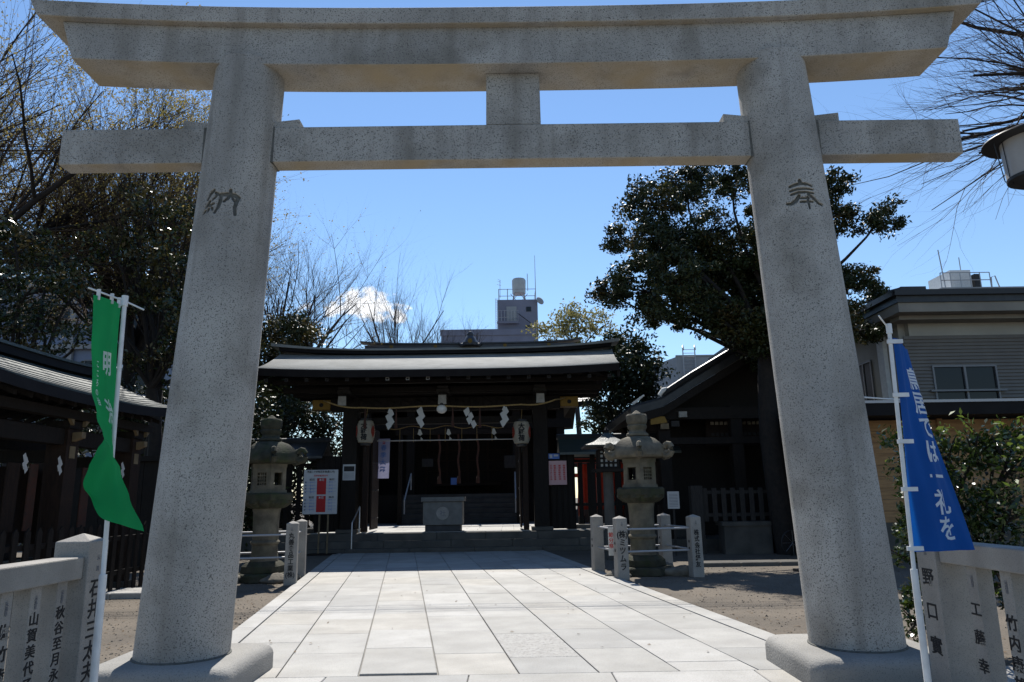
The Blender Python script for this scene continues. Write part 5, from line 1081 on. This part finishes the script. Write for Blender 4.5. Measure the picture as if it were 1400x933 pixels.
evergreen('camellia_bush', (4.6, 7.65, 0), (4.6, 7.65, .5), BU, 6000, .066, 'leaf_bush', 'glossy dark green bush behind the right stone fence', 27, .05, clump=.085, ncl=95, mats=['leaf_bush', 'leaf_fresh'], mix=(.8,), cat='bush', aspect=.5, up=.8)
def make_sprigs():
    rng = np.random.default_rng(8); rnd = random.Random(8); t = thing('fresh_shoots', (4.6, 7.7, 1.6), 'bright yellow green shoots standing out above the right bush', 'shoots'); polys = []; P = []
    for x, y, z, h in ((4.35, 7.75, 1.95, .38), (4.55, 7.8, 2.0, .30), (5.05, 7.75, 2.0, .42), (5.2, 7.7, 2.05, .3), (4.15, 7.7, 1.95, .25), (4.05, 7.5, 1.75, .3), (5.35, 7.55, 2.0, .38), (4.75, 7.8, 1.95, .28), (4.25, 7.6, 2.1, .28)):
        a = rnd.uniform(-.6, .6); b = Vector((x - 4.6, y - 7.7, z - 1.6)); e = b + Vector((a * h, rnd.uniform(-.1, .1), h)); polys.append(limb(b, e, .007, .003, rnd, 5, .2))
        for k in range(22):
            p = b.lerp(e, .3 + .7 * k / 21); P.append(p + Vector((rnd.gauss(0, .035), rnd.gauss(0, .035), rnd.gauss(0, .02))))
    tubes_mesh('stems', polys, 'grey_bark', t); link('leaves', np_mesh('leaves', leaf_cards([tuple(p) for p in P], .075, rng, .6, .42).reshape(-1, 3), 4, 'leaf_fresh'), t)
make_sprigs()

def bare_tree(name, base, h_trunk, limbs, label, seed, r0=.22, levels=4, ln=4.5, up=.35, spread=.5, bark='grey_bark', twig='grey_bark', buds=0, bud_size=.08, bud_mat='leaf_bud', lean=(0, 0), kids=(4, 4, 4, 3), aim=None, aj=(.45, .5, .35), wig=1.0, shrink=.62, group='bare trees'):
    rnd = random.Random(seed); t = thing(name, base, label, 'tree', group=group); polys = [limb((0, 0, -.1), (lean[0], lean[1], h_trunk), r0, r0 * .75, rnd, 7, .06)]; tw = []; tips = []
    def grow(p, d, L, r, lev):
        n = 5; pts = [p]; dirv = d.normalized(); cur = p
        for i in range(n):
            dirv = (dirv + Vector((rnd.gauss(0, .07 * wig), rnd.gauss(0, .07 * wig), rnd.gauss(0, .05 * wig) + up * .09))).normalized(); cur = cur + dirv * L / n; pts.append(cur)
        (polys if lev < 2 else tw).append(([tuple(q) for q in pts], [r * (1 - .72 * i / n) for i in range(n + 1)], 6 if lev < 1 else (4 if lev < 2 else 3)))
        if lev >= levels - 1: tips.extend(pts[2:]); return
        for k in range(kids[lev]):
            q = rnd.uniform(.28, .98); i = min(n, max(1, int(q * n))); b = pts[i]
            ax = Vector((rnd.gauss(0, 1), rnd.gauss(0, 1), rnd.gauss(0, .6))); nd = (dirv + ax.normalized() * rnd.uniform(spread * .6, spread * 1.3) + Vector((0, 0, up * .25))).normalized()
            grow(b, nd, L * shrink * rnd.uniform(.75, 1.2), r * (1 - .6 * q) * .55, lev + 1)
    top = Vector((lean[0], lean[1], h_trunk))
    for k in range(limbs):
        a = 2 * math.pi * k / limbs + rnd.uniform(-.4, .4); s = spread * rnd.uniform(.4, 1.25)
        d = Vector((math.cos(a) * s, math.sin(a) * s, 1)) if aim is None else (Vector(aim) + Vector((rnd.gauss(0, aj[0]), rnd.gauss(0, aj[1]), rnd.gauss(0, aj[2]))))
        grow(top - Vector((lean[0], lean[1], h_trunk)) * rnd.uniform(0, .18), d, ln * rnd.uniform(.8, 1.2), r0 * .55, 0)
    tubes_mesh('trunk', polys, bark, t); tubes_mesh('twigs', tw, twig, t)
    if buds:
        rng = np.random.default_rng(seed); tp = np.array([tuple(q) for q in tips]); k = rng.integers(0, len(tp), buds); P = tp[k] + rng.normal(size=(buds, 3)) * .055
        tag(link('buds', np_mesh('buds', leaf_cards(P, bud_size, rng, .2, .5).reshape(-1, 3), 4, bud_mat), t), kind='stuff')
    return t
bare_tree('bare_tree', (-11.6, 38, 0), 7.0, 12, 'tall bare tree with upswept branches right behind the left torii column', 31, .2, 4, 7.2, up=.4, spread=.78, kids=(6, 6, 5), buds=1500, bud_size=.1, lean=(-.4, 0), twig='twig', wig=1.4)
bare_tree('bare_tree', (-6.7, 42, 0), 8.6, 12, 'fan shaped bare tree in front of the white cloud', 32, .13, 4, 4.8, up=.35, spread=.62, kids=(5, 5, 5), lean=(.15, 0), twig='twig', wig=1.3)
bare_tree('bare_tree', (-4.2, 43, 0), 9.2, 8, 'small bare tree between the cloud and the lilac tower', 33, .11, 4, 2.6, up=.3, spread=.65, kids=(4, 4, 4))
bare_tree('bare_tree', (-2.3, 44, 0), 9.4, 8, 'small bare tree beside the lilac tower', 34, .11, 4, 2.7, up=.3, spread=.6, kids=(4, 4, 4))
bare_tree('bare_tree', (-17.5, 19, 0), 6.5, 11, 'bare tree at the far left with long branches sweeping right', 35, .32, 4, 7.0, up=.12, spread=.6, kids=(7, 6, 6), bark='bark', aim=(.62, .1, .75), buds=16000, bud_size=.075, wig=1.6, twig='twig')
bare_tree('bare_tree', (-12.6, 24, 0), 7.0, 11, 'brown budding tree above the left end of the torii tie beam', 36, .3, 4, 6.0, up=.3, spread=.6, kids=(7, 7, 6), bark='bark', twig='twig', buds=48000, bud_size=.085, wig=1.5)
bare_tree('bare_tree', (-10.5, 21.5, 0), 6.0, 8, 'thin bare tree left of the left torii column', 38, .2, 4, 4.4, up=.3, spread=.6, kids=(6, 5, 5), bark='bark', twig='twig', buds=4000, bud_size=.08)
bare_tree('bare_tree', (20.5, 18.5, 0), 14.6, 11, 'bare tree at upper right with branches reaching in over the lamp', 37, .22, 4, 6.6, up=.22, spread=.55, kids=(5, 5, 5), bark='bark', twig='twig', aim=(-1.0, -.1, .0), aj=(.25, .35, .16), wig=2.3)
HG = [(-12 + .75 * i, 28.6 + .5 * math.sin(2.3 * i), 1.0 + .95 * j + .2 * math.sin(i + j), .8) for i in range(8) for j in range(5)]
evergreen('hedge', (-9.2, 28.8, 0), (-9.2, 28.8, 1.0), HG, 900, .16, 'leaf_dark', 'tall dark hedge behind the roofed wall left of the gate', 41, .1, clump=.26, ncl=14, cat='hedge')
HR = [(4.9 + .75 * i, 30.5 + .4 * math.sin(2.1 * i), 1.2 + .95 * j, .8) for i in range(4) for j in range(4)]
evergreen('hedge', (6.0, 30.6, 0), (6.0, 30.6, 1.0), HR, 900, .16, 'leaf_dark', 'tall dark hedge behind the lattice wall right of the gate', 42, .1, clump=.26, ncl=14, cat='hedge')
HL = [(-16 + .95 * i, 23.5 + .5 * math.sin(1.9 * i), .9 + 1.0 * j + .2 * math.sin(i * 1.3 + j), .85) for i in range(9) for j in range(5)]
evergreen('hedge', (-12.5, 23.5, 0), (-12.5, 23.5, 1.0), HL, 800, .16, 'leaf_dark', 'tall dark hedge far left behind the pavilion', 43, .1, clump=.28, ncl=14, cat='hedge')

def make_litter():
    rng = np.random.default_rng(12); P = []
    for _ in range(900):
        y = 7.8 + 9.5 * rng.random(); side = rng.random() < .5; e = SK * (y - 7.13)
        x = (-3.15 + e - abs(rng.normal()) * 1.3) if side else (3.25 + e + abs(rng.normal()) * 1.6)
        if rng.random() < .05: x = e + rng.uniform(-3, 3); P.append((x, y, .042)); continue
        P.append((x, y, .008))
    V = leaf_cards(np.array(P), .045, rng, 7.0, .5)
    tag(link('leaf_litter', np_mesh('leaf_litter', V.reshape(-1, 3), 4, 'litter')), kind='stuff')
make_litter()
